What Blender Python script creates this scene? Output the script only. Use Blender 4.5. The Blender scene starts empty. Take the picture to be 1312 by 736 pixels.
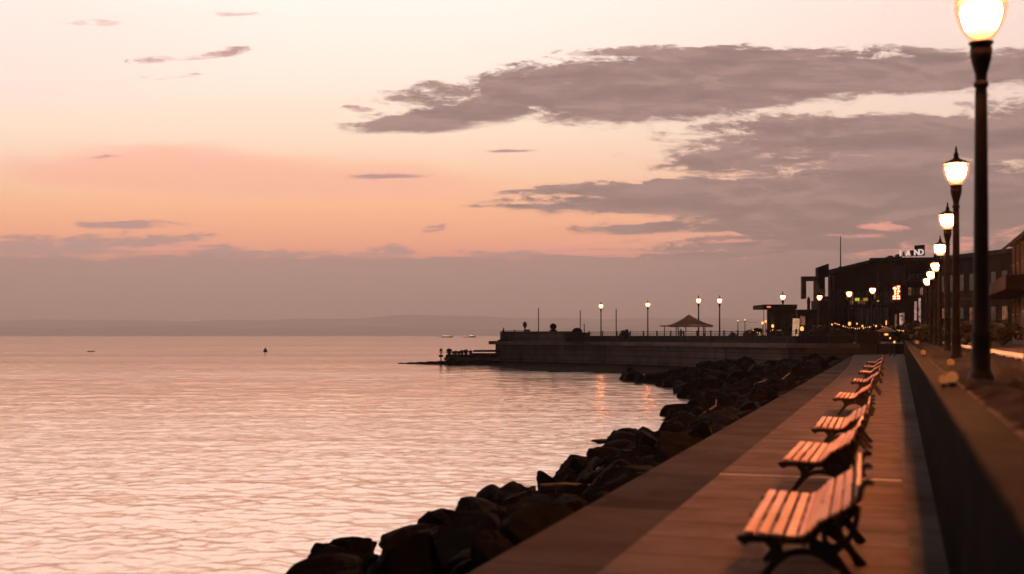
import bpy, bmesh, math, random
from mathutils import Vector, Matrix, noise
random.seed(7)
C = bpy.context.scene.collection
S = bpy.context.scene
R_ = math.radians

# ------------------------------------------------------------------ frame of reference
# +Y runs along the promenade, -X is the sea side, the walkway surface is z = 0, the eye is 1.9 m above it.
EYE = 1.9
F_PX = 1510.0
YAW = math.atan(484 / F_PX)
SX, CX = math.sin(YAW), math.cos(YAW)
WATER_Z = -2.2
UP_Z = 1.38
DECK_Z = 1.05

def at(px, d, z=0.0):
    u = (px - 656) / F_PX
    return Vector((-d * SX + u * d * CX, d * CX + u * d * SX, z))

def hz(h, d):            # height of something h hundredths of the view above the horizon at distance d
    return EYE + h / F_PX * d

# ------------------------------------------------------------------ helpers
class MB:
    def __init__(self):
        self.v, self.f, self.s = [], [], []
    def quadset(self, vs, fs, smooth=False):
        b = len(self.v)
        self.v += [tuple(p) for p in vs]
        for q in fs:
            self.f.append(tuple(b + i for i in q)); self.s.append(smooth)
    def box(self, c, size, rz=0.0, rx=0.0, ry=0.0):
        hx, hy, hz_ = size[0] / 2, size[1] / 2, size[2] / 2
        M = Matrix.Rotation(rz, 4, 'Z') @ Matrix.Rotation(ry, 4, 'Y') @ Matrix.Rotation(rx, 4, 'X')
        vs = [M @ Vector((x, y, z)) + Vector(c) for x in (-hx, hx) for y in (-hy, hy) for z in (-hz_, hz_)]
        self.quadset(vs, [(0, 1, 3, 2), (4, 6, 7, 5), (0, 4, 5, 1), (2, 3, 7, 6), (0, 2, 6, 4), (1, 5, 7, 3)])
    def prism(self, poly, z0, z1):
        n = len(poly)
        vs = [(p[0], p[1], z0) for p in poly] + [(p[0], p[1], z1) for p in poly]
        fs = [tuple(reversed(range(n))), tuple(range(n, 2 * n))] + [(i, (i + 1) % n, n + (i + 1) % n, n + i) for i in range(n)]
        self.quadset(vs, fs)
    def lathe(self, prof, c=(0, 0, 0), seg=20, lobes=0, amp=0.0, smooth=True):
        vs, fs = [], []
        for r, z in prof:
            for k in range(seg):
                a = 2 * math.pi * k / seg
                rr = r * (1 + amp * abs(math.cos(a * lobes / 2))) if lobes else r
                vs.append((c[0] + rr * math.cos(a), c[1] + rr * math.sin(a), c[2] + z))
        for i in range(len(prof) - 1):
            for k in range(seg):
                k2 = (k + 1) % seg
                fs.append((i * seg + k, i * seg + k2, (i + 1) * seg + k2, (i + 1) * seg + k))
        fs.append(tuple(reversed(range(seg))))
        fs.append(tuple((len(prof) - 1) * seg + k for k in range(seg)))
        self.quadset(vs, fs, smooth)
    def tube(self, pts, r, seg=8):
        pts = [Vector(p) for p in pts]
        rs = r if isinstance(r, (list, tuple)) else [r] * len(pts)
        vs, fs = [], []
        up = Vector((0, 0, 1))
        for i, p in enumerate(pts):
            t = (pts[min(i + 1, len(pts) - 1)] - pts[max(i - 1, 0)]).normalized()
            a = t.cross(up)
            if a.length < 1e-3: a = t.cross(Vector((1, 0, 0)))
            a.normalize(); b = t.cross(a)
            for k in range(seg):
                an = 2 * math.pi * k / seg
                vs.append(p + (a * math.cos(an) + b * math.sin(an)) * rs[i])
        for i in range(len(pts) - 1):
            for k in range(seg):
                k2 = (k + 1) % seg
                fs.append((i * seg + k, i * seg + k2, (i + 1) * seg + k2, (i + 1) * seg + k))
        fs.append(tuple(reversed(range(seg)))); fs.append(tuple((len(pts) - 1) * seg + k for k in range(seg)))
        self.quadset(vs, fs, True)
    def ribbon(self, pts, w, y0, y1):
        """flat iron bar following pts (x, z), extruded from y0 to y1, smoothed through a spline"""
        P = [Vector((p[0], p[1])) for p in pts]
        W = w if isinstance(w, (list, tuple)) else [w] * len(P)
        Q, WW = [], []
        n = len(P)
        for i in range(n - 1):
            p0, p1, p2, p3 = P[max(i - 1, 0)], P[i], P[i + 1], P[min(i + 2, n - 1)]
            for s in range(5):
                t = s / 5
                q = 0.5 * ((2 * p1) + (p2 - p0) * t + (2 * p0 - 5 * p1 + 4 * p2 - p3) * t * t + (3 * p1 - p0 - 3 * p2 + p3) * t ** 3)
                Q.append(q); WW.append(W[i] * (1 - t) + W[i + 1] * t)
        Q.append(P[-1]); WW.append(W[-1])
        vs, fs = [], []
        for i, q in enumerate(Q):
            t = (Q[min(i + 1, len(Q) - 1)] - Q[max(i - 1, 0)]).normalized()
            nn = Vector((-t.y, t.x)) * WW[i] / 2
            for y in (y0, y1):
                vs.append((q.x - nn.x, y, q.y - nn.y)); vs.append((q.x + nn.x, y, q.y + nn.y))
        for i in range(len(Q) - 1):
            a, b = 4 * i, 4 * i + 4
            fs += [(a, a + 1, b + 1, b), (a + 2, b + 2, b + 3, a + 3), (a + 1, a + 3, b + 3, b + 1), (a, b, b + 2, a + 2)]
        fs += [(0, 2, 3, 1), (4 * (len(Q) - 1), 4 * (len(Q) - 1) + 1, 4 * (len(Q) - 1) + 3, 4 * (len(Q) - 1) + 2)]
        self.quadset(vs, fs)
    def build(self, name, m, parent=None, bevel=0.0, loc=None, subs=0):
        me = bpy.data.meshes.new(name)
        me.from_pydata(self.v, [], self.f)
        me.polygons.foreach_set('use_smooth', self.s)
        me.materials.append(m)
        me.update()
        bm = bmesh.new(); bm.from_mesh(me); bmesh.ops.recalc_face_normals(bm, faces=bm.faces); bm.to_mesh(me); bm.free()
        o = bpy.data.objects.new(name, me)
        C.objects.link(o)
        if parent: o.parent = parent
        if loc is not None: o.location = loc
        if bevel:
            b = o.modifiers.new('bevel', 'BEVEL'); b.width = bevel; b.segments = 2; b.limit_method = 'ANGLE'
        return o

def empty(name, loc=(0, 0, 0), rz=0.0, sc=1.0):
    o = bpy.data.objects.new(name, None); C.objects.link(o)
    o.empty_display_size = .2
    o.location = loc; o.rotation_euler = (0, 0, rz); o.scale = (sc, sc, sc)
    return o

def tag(o, label, cat, group=None, kind=None):
    o['label'] = label; o['category'] = cat
    if group: o['group'] = group
    elif 'group' in o: del o['group']
    if kind: o['kind'] = kind
    return o

def struct(o, kind='structure'):
    o['kind'] = kind; return o

def copy_tree(o, parent=None):
    c = o.copy(); C.objects.link(c); c.parent = parent
    for ch in list(o.children): copy_tree(ch, c)
    return c

# ------------------------------------------------------------------ node helper
class G:
    """tiny expression wrapper round shader math nodes"""
    def __init__(self, nt): self.nt = nt
    def node(self, t, **kw):
        n = self.nt.nodes.new(t)
        for k, v in kw.items(): setattr(n, k, v)
        return n
    def m(self, op, a, b=None, c=None, clamp=False):
        n = self.node('ShaderNodeMath', operation=op, use_clamp=clamp)
        for i, x in enumerate((a, b, c)):
            if x is None: continue
            if isinstance(x, (int, float)): n.inputs[i].default_value = x
            else: self.nt.links.new(x, n.inputs[i])
        return n.outputs[0]
    def add(s, a, b): return s.m('ADD', a, b)
    def sub(s, a, b): return s.m('SUBTRACT', a, b)
    def mul(s, a, b): return s.m('MULTIPLY', a, b)
    def div(s, a, b): return s.m('DIVIDE', a, b)
    def mx(s, a, b): return s.m('MAXIMUM', a, b)
    def mn(s, a, b): return s.m('MINIMUM', a, b)
    def rng(s, x, a, b, c=0.0, d=1.0, mode='SMOOTHSTEP'):
        n = s.node('ShaderNodeMapRange', interpolation_type=mode)
        s.nt.links.new(x, n.inputs[0])
        for i, v in zip((1, 2, 3, 4), (a, b, c, d)): n.inputs[i].default_value = v
        return n.outputs[0]
    def ramp(s, x, stops, mode='LINEAR'):
        n = s.node('ShaderNodeValToRGB'); n.color_ramp.interpolation = mode
        e = n.color_ramp.elements
        while len(e) < len(stops): e.new(0.5)
        for el, (p, c) in zip(e, stops): el.position = p; el.color = (*c, 1)
        s.nt.links.new(x, n.inputs[0]); return n.outputs[0]
    def mix(s, f, a, b, mode='MIX'):
        n = s.node('ShaderNodeMix', data_type='RGBA', blend_type=mode)
        for i, x in ((0, f), (6, a), (7, b)):
            if isinstance(x, (int, float)): n.inputs[i].default_value = x
            elif isinstance(x, tuple): n.inputs[i].default_value = (*x, 1)
            else: s.nt.links.new(x, n.inputs[i])
        return n.outputs[2]
    def comb(s, x, y, z=0.0):
        n = s.node('ShaderNodeCombineXYZ')
        for i, v in enumerate((x, y, z)):
            if isinstance(v, (int, float)): n.inputs[i].default_value = v
            else: s.nt.links.new(v, n.inputs[i])
        return n.outputs[0]
    def sep(s, v):
        n = s.node('ShaderNodeSeparateXYZ'); s.nt.links.new(v, n.inputs[0]); return n.outputs
    def noise(s, v, scale, detail=4, rough=.5, dist=0.0, w=None):
        n = s.node('ShaderNodeTexNoise')
        n.inputs['Scale'].default_value = scale; n.inputs['Detail'].default_value = detail
        n.inputs['Roughness'].default_value = rough; n.inputs['Distortion'].default_value = dist
        s.nt.links.new(v, n.inputs['Vector']); return n.outputs[0]

def mat(name):
    m = bpy.data.materials.new(name); m.use_nodes = True
    nt = m.node_tree; nt.nodes.clear()
    g = G(nt)
    out = g.node('ShaderNodeOutputMaterial')
    return m, g, out

def pbr(name, c1, c2=None, rough=.7, scale=4.0, bump=.0, bscale=20.0, metal=0.0, coord='obj', stretch=(1, 1, 1), spec=.5, extra=None):
    """surface whose colour wanders between c1 and c2 with two octaves of noise, with bump"""
    m, g, out = mat(name)
    b = g.node('ShaderNodeBsdfPrincipled')
    g.nt.links.new(b.outputs[0], out.inputs[0])
    if coord == 'obj': v = g.node('ShaderNodeTexCoord').outputs['Object']
    else: v = g.node('ShaderNodeNewGeometry').outputs['Position']
    mp = g.node('ShaderNodeMapping'); mp.inputs['Scale'].default_value = stretch
    g.nt.links.new(v, mp.inputs[0]); vv = mp.outputs[0]
    c2 = c2 or tuple(x * .6 for x in c1)
    n1 = g.noise(vv, scale, 6, .6)
    col = g.mix(g.rng(n1, .35, .68), c1, c2)
    h = g.noise(vv, bscale, 6, .6)
    col = g.mix(g.rng(h, .3, .75, 0, .35), col, tuple(x * .5 for x in c1))
    if extra: col, h2 = extra(g, vv, col); h = g.add(h, h2) if h2 is not None else h
    g.nt.links.new(col, b.inputs['Base Color'])
    rr = g.rng(n1, .3, .7, max(rough - .1, .05), min(rough + .1, 1))
    g.nt.links.new(rr, b.inputs['Roughness'])
    b.inputs['Metallic'].default_value = metal
    b.inputs['Specular IOR Level'].default_value = spec
    if bump:
        bn = g.node('ShaderNodeBump'); bn.inputs['Strength'].default_value = bump; bn.inputs['Distance'].default_value = .02
        g.nt.links.new(h, bn.inputs['Height']); g.nt.links.new(bn.outputs[0], b.inputs['Normal'])
    return m

def glow(name, col, strength, vary=0.0, vscale=6.0):
    m, g, out = mat(name)
    e = g.node('ShaderNodeEmission'); e.inputs[0].default_value = (*col, 1); e.inputs[1].default_value = strength
    if vary:
        n = g.noise(g.node('ShaderNodeTexCoord').outputs['Object'], vscale, 3, .6)
        s = g.rng(n, .3, .7, strength * (1 - vary), strength)
        g.nt.links.new(s, e.inputs[1])
    g.nt.links.new(e.outputs[0], out.inputs[0])
    return m

# ------------------------------------------------------------------ sky
def build_world():
    w = bpy.data.worlds.new('World'); S.world = w; w.use_nodes = True
    nt = w.node_tree; nt.nodes.clear(); g = G(nt)
    out = g.node('ShaderNodeOutputWorld'); bg = g.node('ShaderNodeBackground')
    D = g.node('ShaderNodeTexCoord').outputs['Generated']
    X, Y, Z = g.sep(D)
    # turn the direction towards the sunset bearing
    xr = g.add(g.mul(X, CX), g.mul(Y, SX))
    yf = g.mx(g.add(g.mul(X, -SX), g.mul(Y, CX)), 0.12)
    u = g.m('MULTIPLY_ADD', g.div(xr, yf), 15.10, 6.56)      # bearing
    v = g.mul(g.div(Z, yf), 15.10)                            # tangent of the elevation, 0 .. 4.3 in view
    V = g.sub(4.30, v)
    P = g.comb(u, v, 0)
    warp = g.noise(g.comb(g.mul(u, .8), g.mul(v, 2.6), 3.1), 1.0, 3, .5)
    uw = g.add(u, g.mul(g.sub(warp, .5), .9))
    n_big = g.noise(g.comb(g.mul(uw, .62), g.mul(v, 3.0), 0), 1.0, 8, .6, .35)
    n_fine = g.noise(g.comb(g.mul(uw, 2.3), g.mul(v, 8.0), 5), 1.0, 10, .72, .25)
    n_soft = g.noise(g.comb(g.mul(u, .22), g.mul(v, 1.3), 9), 1.0, 4, .5)
    nz = g.add(g.mul(g.sub(n_big, .5), 3.9), g.mul(g.sub(n_fine, .5), 3.8))
    uq = g.add(u, g.add(g.mul(g.sub(warp, .5), 1.3), g.mul(g.sub(n_fine, .5), .35)))
    Vq = g.add(V, g.add(g.mul(g.sub(n_soft, .5), .22), g.mul(g.sub(n_fine, .5), .12)))
    def ell(cx, cy, rx, ry, s=1.0, tilt=0.0):
        du = g.sub(uq, cx / 100)
        dv = g.sub(Vq, cy / 100)
        if tilt: dv = g.add(dv, g.mul(du, tilt))
        a = g.m('POWER', g.m('ABSOLUTE', g.mul(du, 100 / rx)), 2.0)
        b = g.m('POWER', g.m('ABSOLUTE', g.mul(dv, 100 / ry)), 2.0)
        return g.m('MULTIPLY_ADD', g.add(a, b), -s, s)
    def union(lst):
        r = lst[0]
        for x in lst[1:]: r = g.mx(r, x)
        return r
    big = union([ell(800, 118, 330, 46, 1.1, .03), ell(600, 146, 165, 20, 1.0, .10), ell(1060, 92, 380, 34, 1.1), ell(1420, 88, 260, 32, 1.0),
                 ell(960, 68, 240, 11, .9), ell(1170, 176, 340, 36, 1.25), ell(1010, 205, 190, 24, .75), ell(1380, 165, 260, 45, .8),
                 ell(1230, 262, 430, 62, 1.5), ell(920, 262, 320, 20, 1.0), ell(830, 240, 190, 13, .9, .04), ell(740, 265, 150, 6, .9),
                 ell(880, 292, 190, 9, .9), ell(1350, 345, 620, 75, 3.0), ell(1250, 275, 400, 60, 2.2), ell(1180, 240, 300, 30, .9), ell(890, 201, 34, 6, .9), ell(1900, 180, 500, 130, 1.0),
                 ell(2100, 330, 900, 90, 1.2)])
    fb = g.add(big, g.mul(nz, .55))
    c_big = g.rng(fb, .0, .55)
    small = union([ell(245, 70, 92, 7, .9, .10), ell(135, 291, 95, 7, 1.0), ell(495, 321, 36, 10, 1.0), ell(535, 293, 22, 6, .9, .2),
                   ell(500, 226, 42, 5, .75, .05), ell(652, 190, 40, 3, .9), ell(380, 324, 160, 7, 1.0), ell(660, 325, 90, 7, 1.1), ell(860, 322, 60, 4, .8), ell(300, 318, 60, 5, .8), ell(580, 330, 60, 4, .8),
                   ell(120, 308, 190, 8, 1.0), ell(60, 316, 200, 14, 1.2), ell(120, 28, 70, 5, .35), ell(455, 142, 34, 6, .7),
                   ell(130, 203, 40, 3, .5), ell(750, 321, 60, 4, .7), ell(210, 97, 45, 5, .3), ell(310, 18, 40, 5, .3), ell(740, 77, 20, 6, .4)])
    c_small = g.rng(g.add(small, g.mul(nz, .8)), .08, .9, 0, 1.0)
    band = g.rng(g.add(g.sub(V, 3.27), g.mul(nz, .05)), -.03, .07)
    gaps = union([ell(810, 323, 150, 5, 1.0), ell(945, 309, 70, 6, 1.0), ell(1133, 291, 40, 7, 1.1), ell(1190, 316, 120, 18, 1.0, .06), ell(700, 316, 120, 7, .9), ell(1090, 302, 50, 6, .8), ell(975, 332, 40, 3, .8),
                  ell(560, 326, 170, 4, .7), ell(1390, 300, 130, 20, .9), ell(1060, 315, 40, 4, .7, .04), ell(200, 319, 110, 4, .8)])
    c_gap = g.rng(g.add(gaps, g.mul(nz, .75)), .30, 1.15)
    # clear sky
    y = g.div(v, 10.0)
    base = g.ramp(y, [(0.0, (.62, .27, .20)), (.09, (.90, .32, .21)), (.125, (1.0, .40, .22)), (.165, (1.04, .49, .25)), (.21, (1.0, .60, .38)),
                      (.26, (.96, .70, .52)), (.34, (.94, .76, .64)), (.43, (.92, .79, .71)), (.75, (.86, .74, .70)), (1.0, (.68, .60, .60))])
    pk = g.rng(g.add(ell(330, 225, 480, 36, 1.0, -.03), g.mul(g.sub(n_soft, .5), 2.2)), 0.1, 1.1, 0, .8)
    base = g.mix(pk, base, (.98, .45, .31))
    pk2 = g.rng(g.add(ell(-40, 60, 420, 110, 1.0), g.mul(g.sub(n_soft, .5), .8)), 0, 1, 0, .5)
    base = g.mix(pk2, base, (.88, .66, .59))
    rightdim = g.rng(u, 5.5, 14.0, 0, .55)
    base = g.mix(rightdim, base, (.74, .50, .42))
    # cloud colours
    core = g.rng(g.add(fb, g.mul(g.sub(n_fine, .5), 1.0)), .0, 1.4)
    ccol = g.mix(core, (.50, .27, .23), (.275, .170, .152))
    ccol = g.mix(g.rng(v, .3, 2.2, 0, .40), ccol, (.31, .20, .18))
    relief = g.sub(n_big, g.noise(g.comb(g.mul(uw, .62), g.mul(g.add(v, .10), 3.0), 0), 1.0, 8, .6, .35))
    ccol = g.mix(g.rng(relief, -.01, .12, 0, .55), ccol, (.50, .29, .245))
    ccol = g.mix(g.rng(relief, .01, -.12, 0, .5), ccol, (.22, .14, .13))
    bcol = g.ramp(g.div(V, 4.3), [(.74, (.36, .205, .185)), (.86, (.385, .225, .20)), (.95, (.35, .21, .195)), (1.0, (.33, .20, .185))])
    bcol = g.mix(g.rng(g.add(ell(60, 380, 240, 7, 1.0, -.01), g.mul(nz, .35)), .1, 1.0, 0, .6), bcol, (.52, .25, .205))
    bcol = g.mix(g.rng(n_soft, .4, .65, 0, .25), bcol, (.42, .235, .215))
    bcol = g.mix(g.rng(u, 7.0, 12.5, 0, .85), bcol, (.195, .128, .118))
    ccol = g.mix(1.0, ccol, (.74, .79, .81), 'MULTIPLY')
    sky = g.mix(c_small, base, (.46, .255, .23))
    sky = g.mix(c_big, sky, ccol)
    sky = g.mix(band, sky, bcol)
    sky = g.mix(g.mul(c_gap, .95), sky, (.95, .36, .27))
    # the glow dies away from the sunset: overhead and behind it is almost night
    sd = Vector((math.sin(-YAW - R_(10)) * math.cos(R_(14)), math.cos(-YAW - R_(10)) * math.cos(R_(14)), math.sin(R_(14))))
    hl = g.m('SQRT', g.add(g.add(g.mul(X, X), g.mul(Y, Y)), 1e-5))
    sh = Vector((sd.x, sd.y, 0)).normalized()
    dot = g.div(g.add(g.mul(X, sh.x), g.mul(Y, sh.y)), hl)
    fall = g.mul(g.rng(dot, .15, .74, 0, 1), g.rng(Z, .46, .80, 1, 0))
    ns = g.node('ShaderNodeTexSky', sky_type='NISHITA', sun_disc=False)
    ns.sun_elevation = R_(1.0); ns.sun_rotation = -YAW - R_(10); ns.dust_density = 3.0
    night = g.mix(1.0, (.0, .0, .0), ns.outputs[0], 'ADD')
    nb = g.mix(1.0, night, (.010, .008, .008), 'MULTIPLY')
    nb = g.mix(1.0, nb, (.028, .024, .026), 'ADD')
    gain = g.ramp(y, [(0.0, (1.38, 1.42, 1.46)), (.07, (1.36, 1.42, 1.46)), (.12, (1.46, 1.46, 1.46)), (.2, (1.36, 1.42, 1.46)), (.43, (1.42, 1.46, 1.48)), (.6, (1.6, 1.32, 1.2)), (1.0, (1.85, 1.36, 1.15))])
    sky = g.mix(1.0, sky, gain, 'MULTIPLY')
    sky = g.mix(fall, nb, sky)
    g.nt.links.new(sky, bg.inputs[0]); bg.inputs[1].default_value = 1.0
    g.nt.links.new(bg.outputs[0], out.inputs[0])
    return sd
sd = build_world()
sun = bpy.data.lights.new('sun', 'SUN'); sun.energy = .06; sun.angle = R_(35); sun.color = (1, .62, .42)
so = bpy.data.objects.new('sun', sun); C.objects.link(so)
so.rotation_euler = (-sd).to_track_quat('-Z', 'Y').to_euler()

# ------------------------------------------------------------------ materials
def slab_extra(pitch, dark=.35, off=0.0):
    def f(g, v, col):
        x, y, z = g.sep(g.node('ShaderNodeNewGeometry').outputs['Position'])
        yy = g.div(g.add(y, off), pitch)
        fr = g.m('FRACT', yy)
        jit = g.mul(g.sub(g.noise(g.comb(x, y, 0), 3.0, 3), .5), .03)
        d = g.m('ABSOLUTE', g.sub(g.add(fr, jit), .5))
        joint = g.rng(d, .5 - .035 / pitch, .5 - .012 / pitch)
        idx = g.m('FLOOR', yy)
        wn = g.node('ShaderNodeTexWhiteNoise', noise_dimensions='1D'); g.nt.links.new(idx, wn.inputs['W'])
        tone = g.rng(wn.outputs[0], 0, 1, 0, .42, 'LINEAR')
        col = g.mix(tone, col, (.09, .065, .058))
        st = g.noise(g.comb(g.mul(x, 1.2), g.mul(y, .8), 4), 1.0, 6, .65)
        col = g.mix(g.rng(st, .55, .75, 0, .55), col, (.07, .055, .05))
        col = g.mix(g.mul(joint, .8), col, (.02, .017, .016))
        return col, g.mul(joint, -3.0)
    return f
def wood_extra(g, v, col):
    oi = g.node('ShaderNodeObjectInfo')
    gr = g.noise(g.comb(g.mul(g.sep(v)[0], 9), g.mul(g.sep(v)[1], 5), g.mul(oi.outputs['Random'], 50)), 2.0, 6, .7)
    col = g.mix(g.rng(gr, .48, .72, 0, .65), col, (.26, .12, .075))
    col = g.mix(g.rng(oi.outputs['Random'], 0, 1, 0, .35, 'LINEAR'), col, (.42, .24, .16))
    return col, gr
M = {}
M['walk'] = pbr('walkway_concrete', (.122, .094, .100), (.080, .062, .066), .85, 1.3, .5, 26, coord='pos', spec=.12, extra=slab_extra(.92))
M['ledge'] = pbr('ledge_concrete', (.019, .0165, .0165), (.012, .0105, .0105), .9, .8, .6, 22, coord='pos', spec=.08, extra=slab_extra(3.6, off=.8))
M['upper'] = pbr('upper_paving', (.055, .042, .037), (.035, .027, .024), .9, .6, .4, 18, coord='pos', spec=.08, extra=slab_extra(2.4))
M['plaza'] = pbr('plaza_paving', (.13, .11, .10), (.09, .075, .07), .8, .3, .2, 8, coord='pos')
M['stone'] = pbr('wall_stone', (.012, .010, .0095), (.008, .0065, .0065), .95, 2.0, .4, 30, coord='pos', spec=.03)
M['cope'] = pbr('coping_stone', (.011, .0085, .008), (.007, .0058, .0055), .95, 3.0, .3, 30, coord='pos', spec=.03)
M['kerb'] = pbr('pale_kerb', (.72, .60, .52), (.55, .45, .4), .6, 2.0, .2, 20, coord='pos')
M['rock'] = pbr('riprap_rock', (.0075, .0080, .0088), (.004, .0042, .0046), .95, 1.6, 1.0, 9, spec=.08)
M['shore'] = pbr('shore_bed', (.022, .019, .018), (.014, .012, .012), .95, .8, .8, 5, coord='pos')
M['iron'] = pbr('black_iron', (.014, .013, .014), (.022, .02, .02), .55, 8, .15, 60, metal=.0)
M['pole'] = pbr('lamp_iron', (.010, .009, .009), (.018, .014, .014), .6, 6, .15, 50, spec=.2)
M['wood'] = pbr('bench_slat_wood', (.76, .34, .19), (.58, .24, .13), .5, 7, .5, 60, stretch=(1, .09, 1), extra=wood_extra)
M['fabric'] = pbr('canopy_fabric', (.80, .62, .55), (.7, .52, .46), .9, 2, .1, 10)
def translucent(m):
    nt = m.node_tree; g = G(nt); b = [n for n in nt.nodes if n.type == 'BSDF_PRINCIPLED'][0]; out = [n for n in nt.nodes if n.type == 'OUTPUT_MATERIAL'][0]
    t = g.node('ShaderNodeBsdfTranslucent'); t.inputs[0].default_value = (.9, .72, .64, 1); mx = g.node('ShaderNodeMixShader'); mx.inputs[0].default_value = .8
    nt.links.new(b.outputs[0], mx.inputs[1]); nt.links.new(t.outputs[0], mx.inputs[2]); nt.links.new(mx.outputs[0], out.inputs[0])
translucent(M['fabric'])
M['dark'] = pbr('dark_metal', (.03, .028, .028), (.045, .04, .04), .6, 3, .1, 20)
M['facade'] = pbr('facade_dark', (.050, .040, .037), (.032, .026, .025), .9, .5, .2, 4, coord='pos', spec=.1)
M['facade2'] = pbr('facade_brown', (.055, .038, .033), (.036, .027, .024), .85, .6, .2, 5, coord='pos')
M['pale'] = pbr('pilaster_grey', (.14, .12, .11), (.10, .085, .08), .8, .8, .2, 6, coord='pos')
M['roof'] = pbr('roof_slate', (.045, .042, .045), (.03, .028, .03), .85, 1.5, .4, 12, coord='pos')
M['glass'] = pbr('window_glass', (.02, .02, .022), (.03, .03, .032), .08, 1, 0, 5, spec=.9)
M['render'] = pbr('grey_render', (.040, .036, .036), (.03, .027, .027), .85, .7, .3, 14, coord='pos')
M['white'] = pbr('white_paint', (.8, .78, .75), (.7, .68, .65), .5, 1, 0, 5)
M['skin'] = pbr('skin', (.35, .22, .17), None, .6, 5, 0, 5)
M['cloth'] = pbr('dark_clothing', (.035, .032, .038), None, .9, 5, .2, 30)
M['hair'] = pbr('dark_hair', (.015, .012, .01), None, .7, 5, 0, 5)
M['timber'] = pbr('weathered_timber', (.10, .075, .06), (.06, .045, .038), .85, 3, .5, 30, stretch=(1, 1, .2))
M['drift'] = pbr('bleached_driftwood', (.30, .24, .20), (.2, .16, .13), .8, 5, .4, 30)
M['buoy'] = pbr('buoy_red', (.12, .03, .02), (.07, .02, .015), .5, 3, 0, 5)
M['leaf'] = pbr('leaf_dark', (.028, .036, .018), (.045, .05, .024), .6, 1.5, 0, 5)
M['hedge'] = pbr('hedge_leaf', (.0035, .0033, .0025), (.005, .0048, .0035), .9, 5, .8, 25, spec=.04)
M['amber'] = glow('amber_glint', (.40, .12, .032), 1.0, .35, 14)  # glow for the highlight balls added on the coping
M['amber_hot'] = glow('amber_lantern', (1.0, .36, .09), 2.0)
M['neon'] = glow('red_neon_bulbs', (1.0, .22, .10), 9.0)
M['signw'] = glow('white_sign_letters', (1.0, .76, .64), .85, .3, 3)
M['signg'] = glow('green_sign', (.62, .60, .04), .9)
M['signa'] = glow('amber_sign', (.62, .30, .05), .55)
M['winlit'] = glow('lit_window', (.75, .42, .38), .75, .9, 1.3)
M['winwarm'] = glow('warm_lit_window', (1.0, .40, .2), .26, .95, .9)
M['boardlit'] = glow('lit_menu_board', (1.0, .55, .32), .62, .4, 3)

def facade_extra(ph, pw):
    def f(g, v, col):
        x, y, z = g.sep(g.node('ShaderNodeNewGeometry').outputs['Position'])
        s = g.add(g.mul(x, CX), g.mul(y, SX))
        jz = g.rng(g.m('ABSOLUTE', g.sub(g.m('FRACT', g.div(z, ph)), .5)), .5 - .05 / ph, .5 - .015 / ph)
        js = g.rng(g.m('ABSOLUTE', g.sub(g.m('FRACT', g.div(s, pw)), .5)), .5 - .07 / pw, .5 - .02 / pw)
        # seams plus run-off stains that start at the joints
        st = g.noise(g.comb(g.mul(s, 1.2), g.mul(z, .12), 0), 1.0, 5, .7)
        col = g.mix(g.rng(st, .5, .72, 0, .6), col, (.02, .017, .016))
        col = g.mix(g.mul(g.mx(jz, g.mul(js, .6)), .85), col, (.008, .007, .007))
        return col, None
    return f
M['seawall'] = pbr('sea_wall_concrete', (.17, .15, .145), (.115, .10, .098), .85, .35, .3, 5, coord='pos', extra=facade_extra(.74, 6.0))
M['lip'] = pbr('sea_wall_lip', (.32, .28, .27), (.22, .19, .18), .8, .5, .3, 6, coord='pos')
M['algae'] = pbr('wet_algae_concrete', (.012, .011, .0095), (.018, .016, .013), .95, .8, .6, 5, coord='pos', spec=.02)

def globe_mat(strength, low):
    m, g, out = mat('lit_lamp_glass')
    z = g.sep(g.node('ShaderNodeTexCoord').outputs['Object'])[2]
    prof = g.ramp(g.rng(z, 3.78, 4.20, 0, 1, 'LINEAR'), [(p_, (q_ / strength if p_ not in (.55, .9) else 1,) * 3) for p_, q_ in ((0.0, low * .12), (.10, low * .4), (.25, low), (.55, 1), (.9, 1), (.97, low), (1, low * .5))])
    e = g.node('ShaderNodeEmission'); e.inputs[0].default_value = (1.0, .29, .085, 1)
    g.nt.links.new(g.mul(g.rng(prof, 0, 1, 0, 1, 'LINEAR'), strength), e.inputs[1])
    g.nt.links.new(e.outputs[0], out.inputs[0]); return m
def shell_mat():
    m, g, out = mat('amber_lamp_glass')
    e = g.node('ShaderNodeEmission'); e.inputs[0].default_value = (1.0, .33, .15, 1); e.inputs[1].default_value = 1.55
    t = g.node('ShaderNodeBsdfTransparent'); t.inputs[0].default_value = (1, .93, .82, 1)
    mx = g.node('ShaderNodeMixShader'); x, y, z = g.sep(g.node('ShaderNodeTexCoord').outputs['Object'])
    a = g.m('ARCTAN2', y, x); ribs = g.m('ABSOLUTE', g.m('SINE', g.mul(a, 8.0)))
    g.nt.links.new(g.mul(g.rng(ribs, 0, .5, .62, .38), g.rng(z, 3.78, 3.92, 1.2, .9)), mx.inputs[0])
    g.nt.links.new(t.outputs[0], mx.inputs[1]); g.nt.links.new(e.outputs[0], mx.inputs[2]); g.nt.links.new(mx.outputs[0], out.inputs[0]); return m
M['shell'] = shell_mat()
M['globe'] = globe_mat(3600, 24)
M['globe_mid'] = globe_mat(850, 24)
M['globe_far'] = globe_mat(80, 22)

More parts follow.
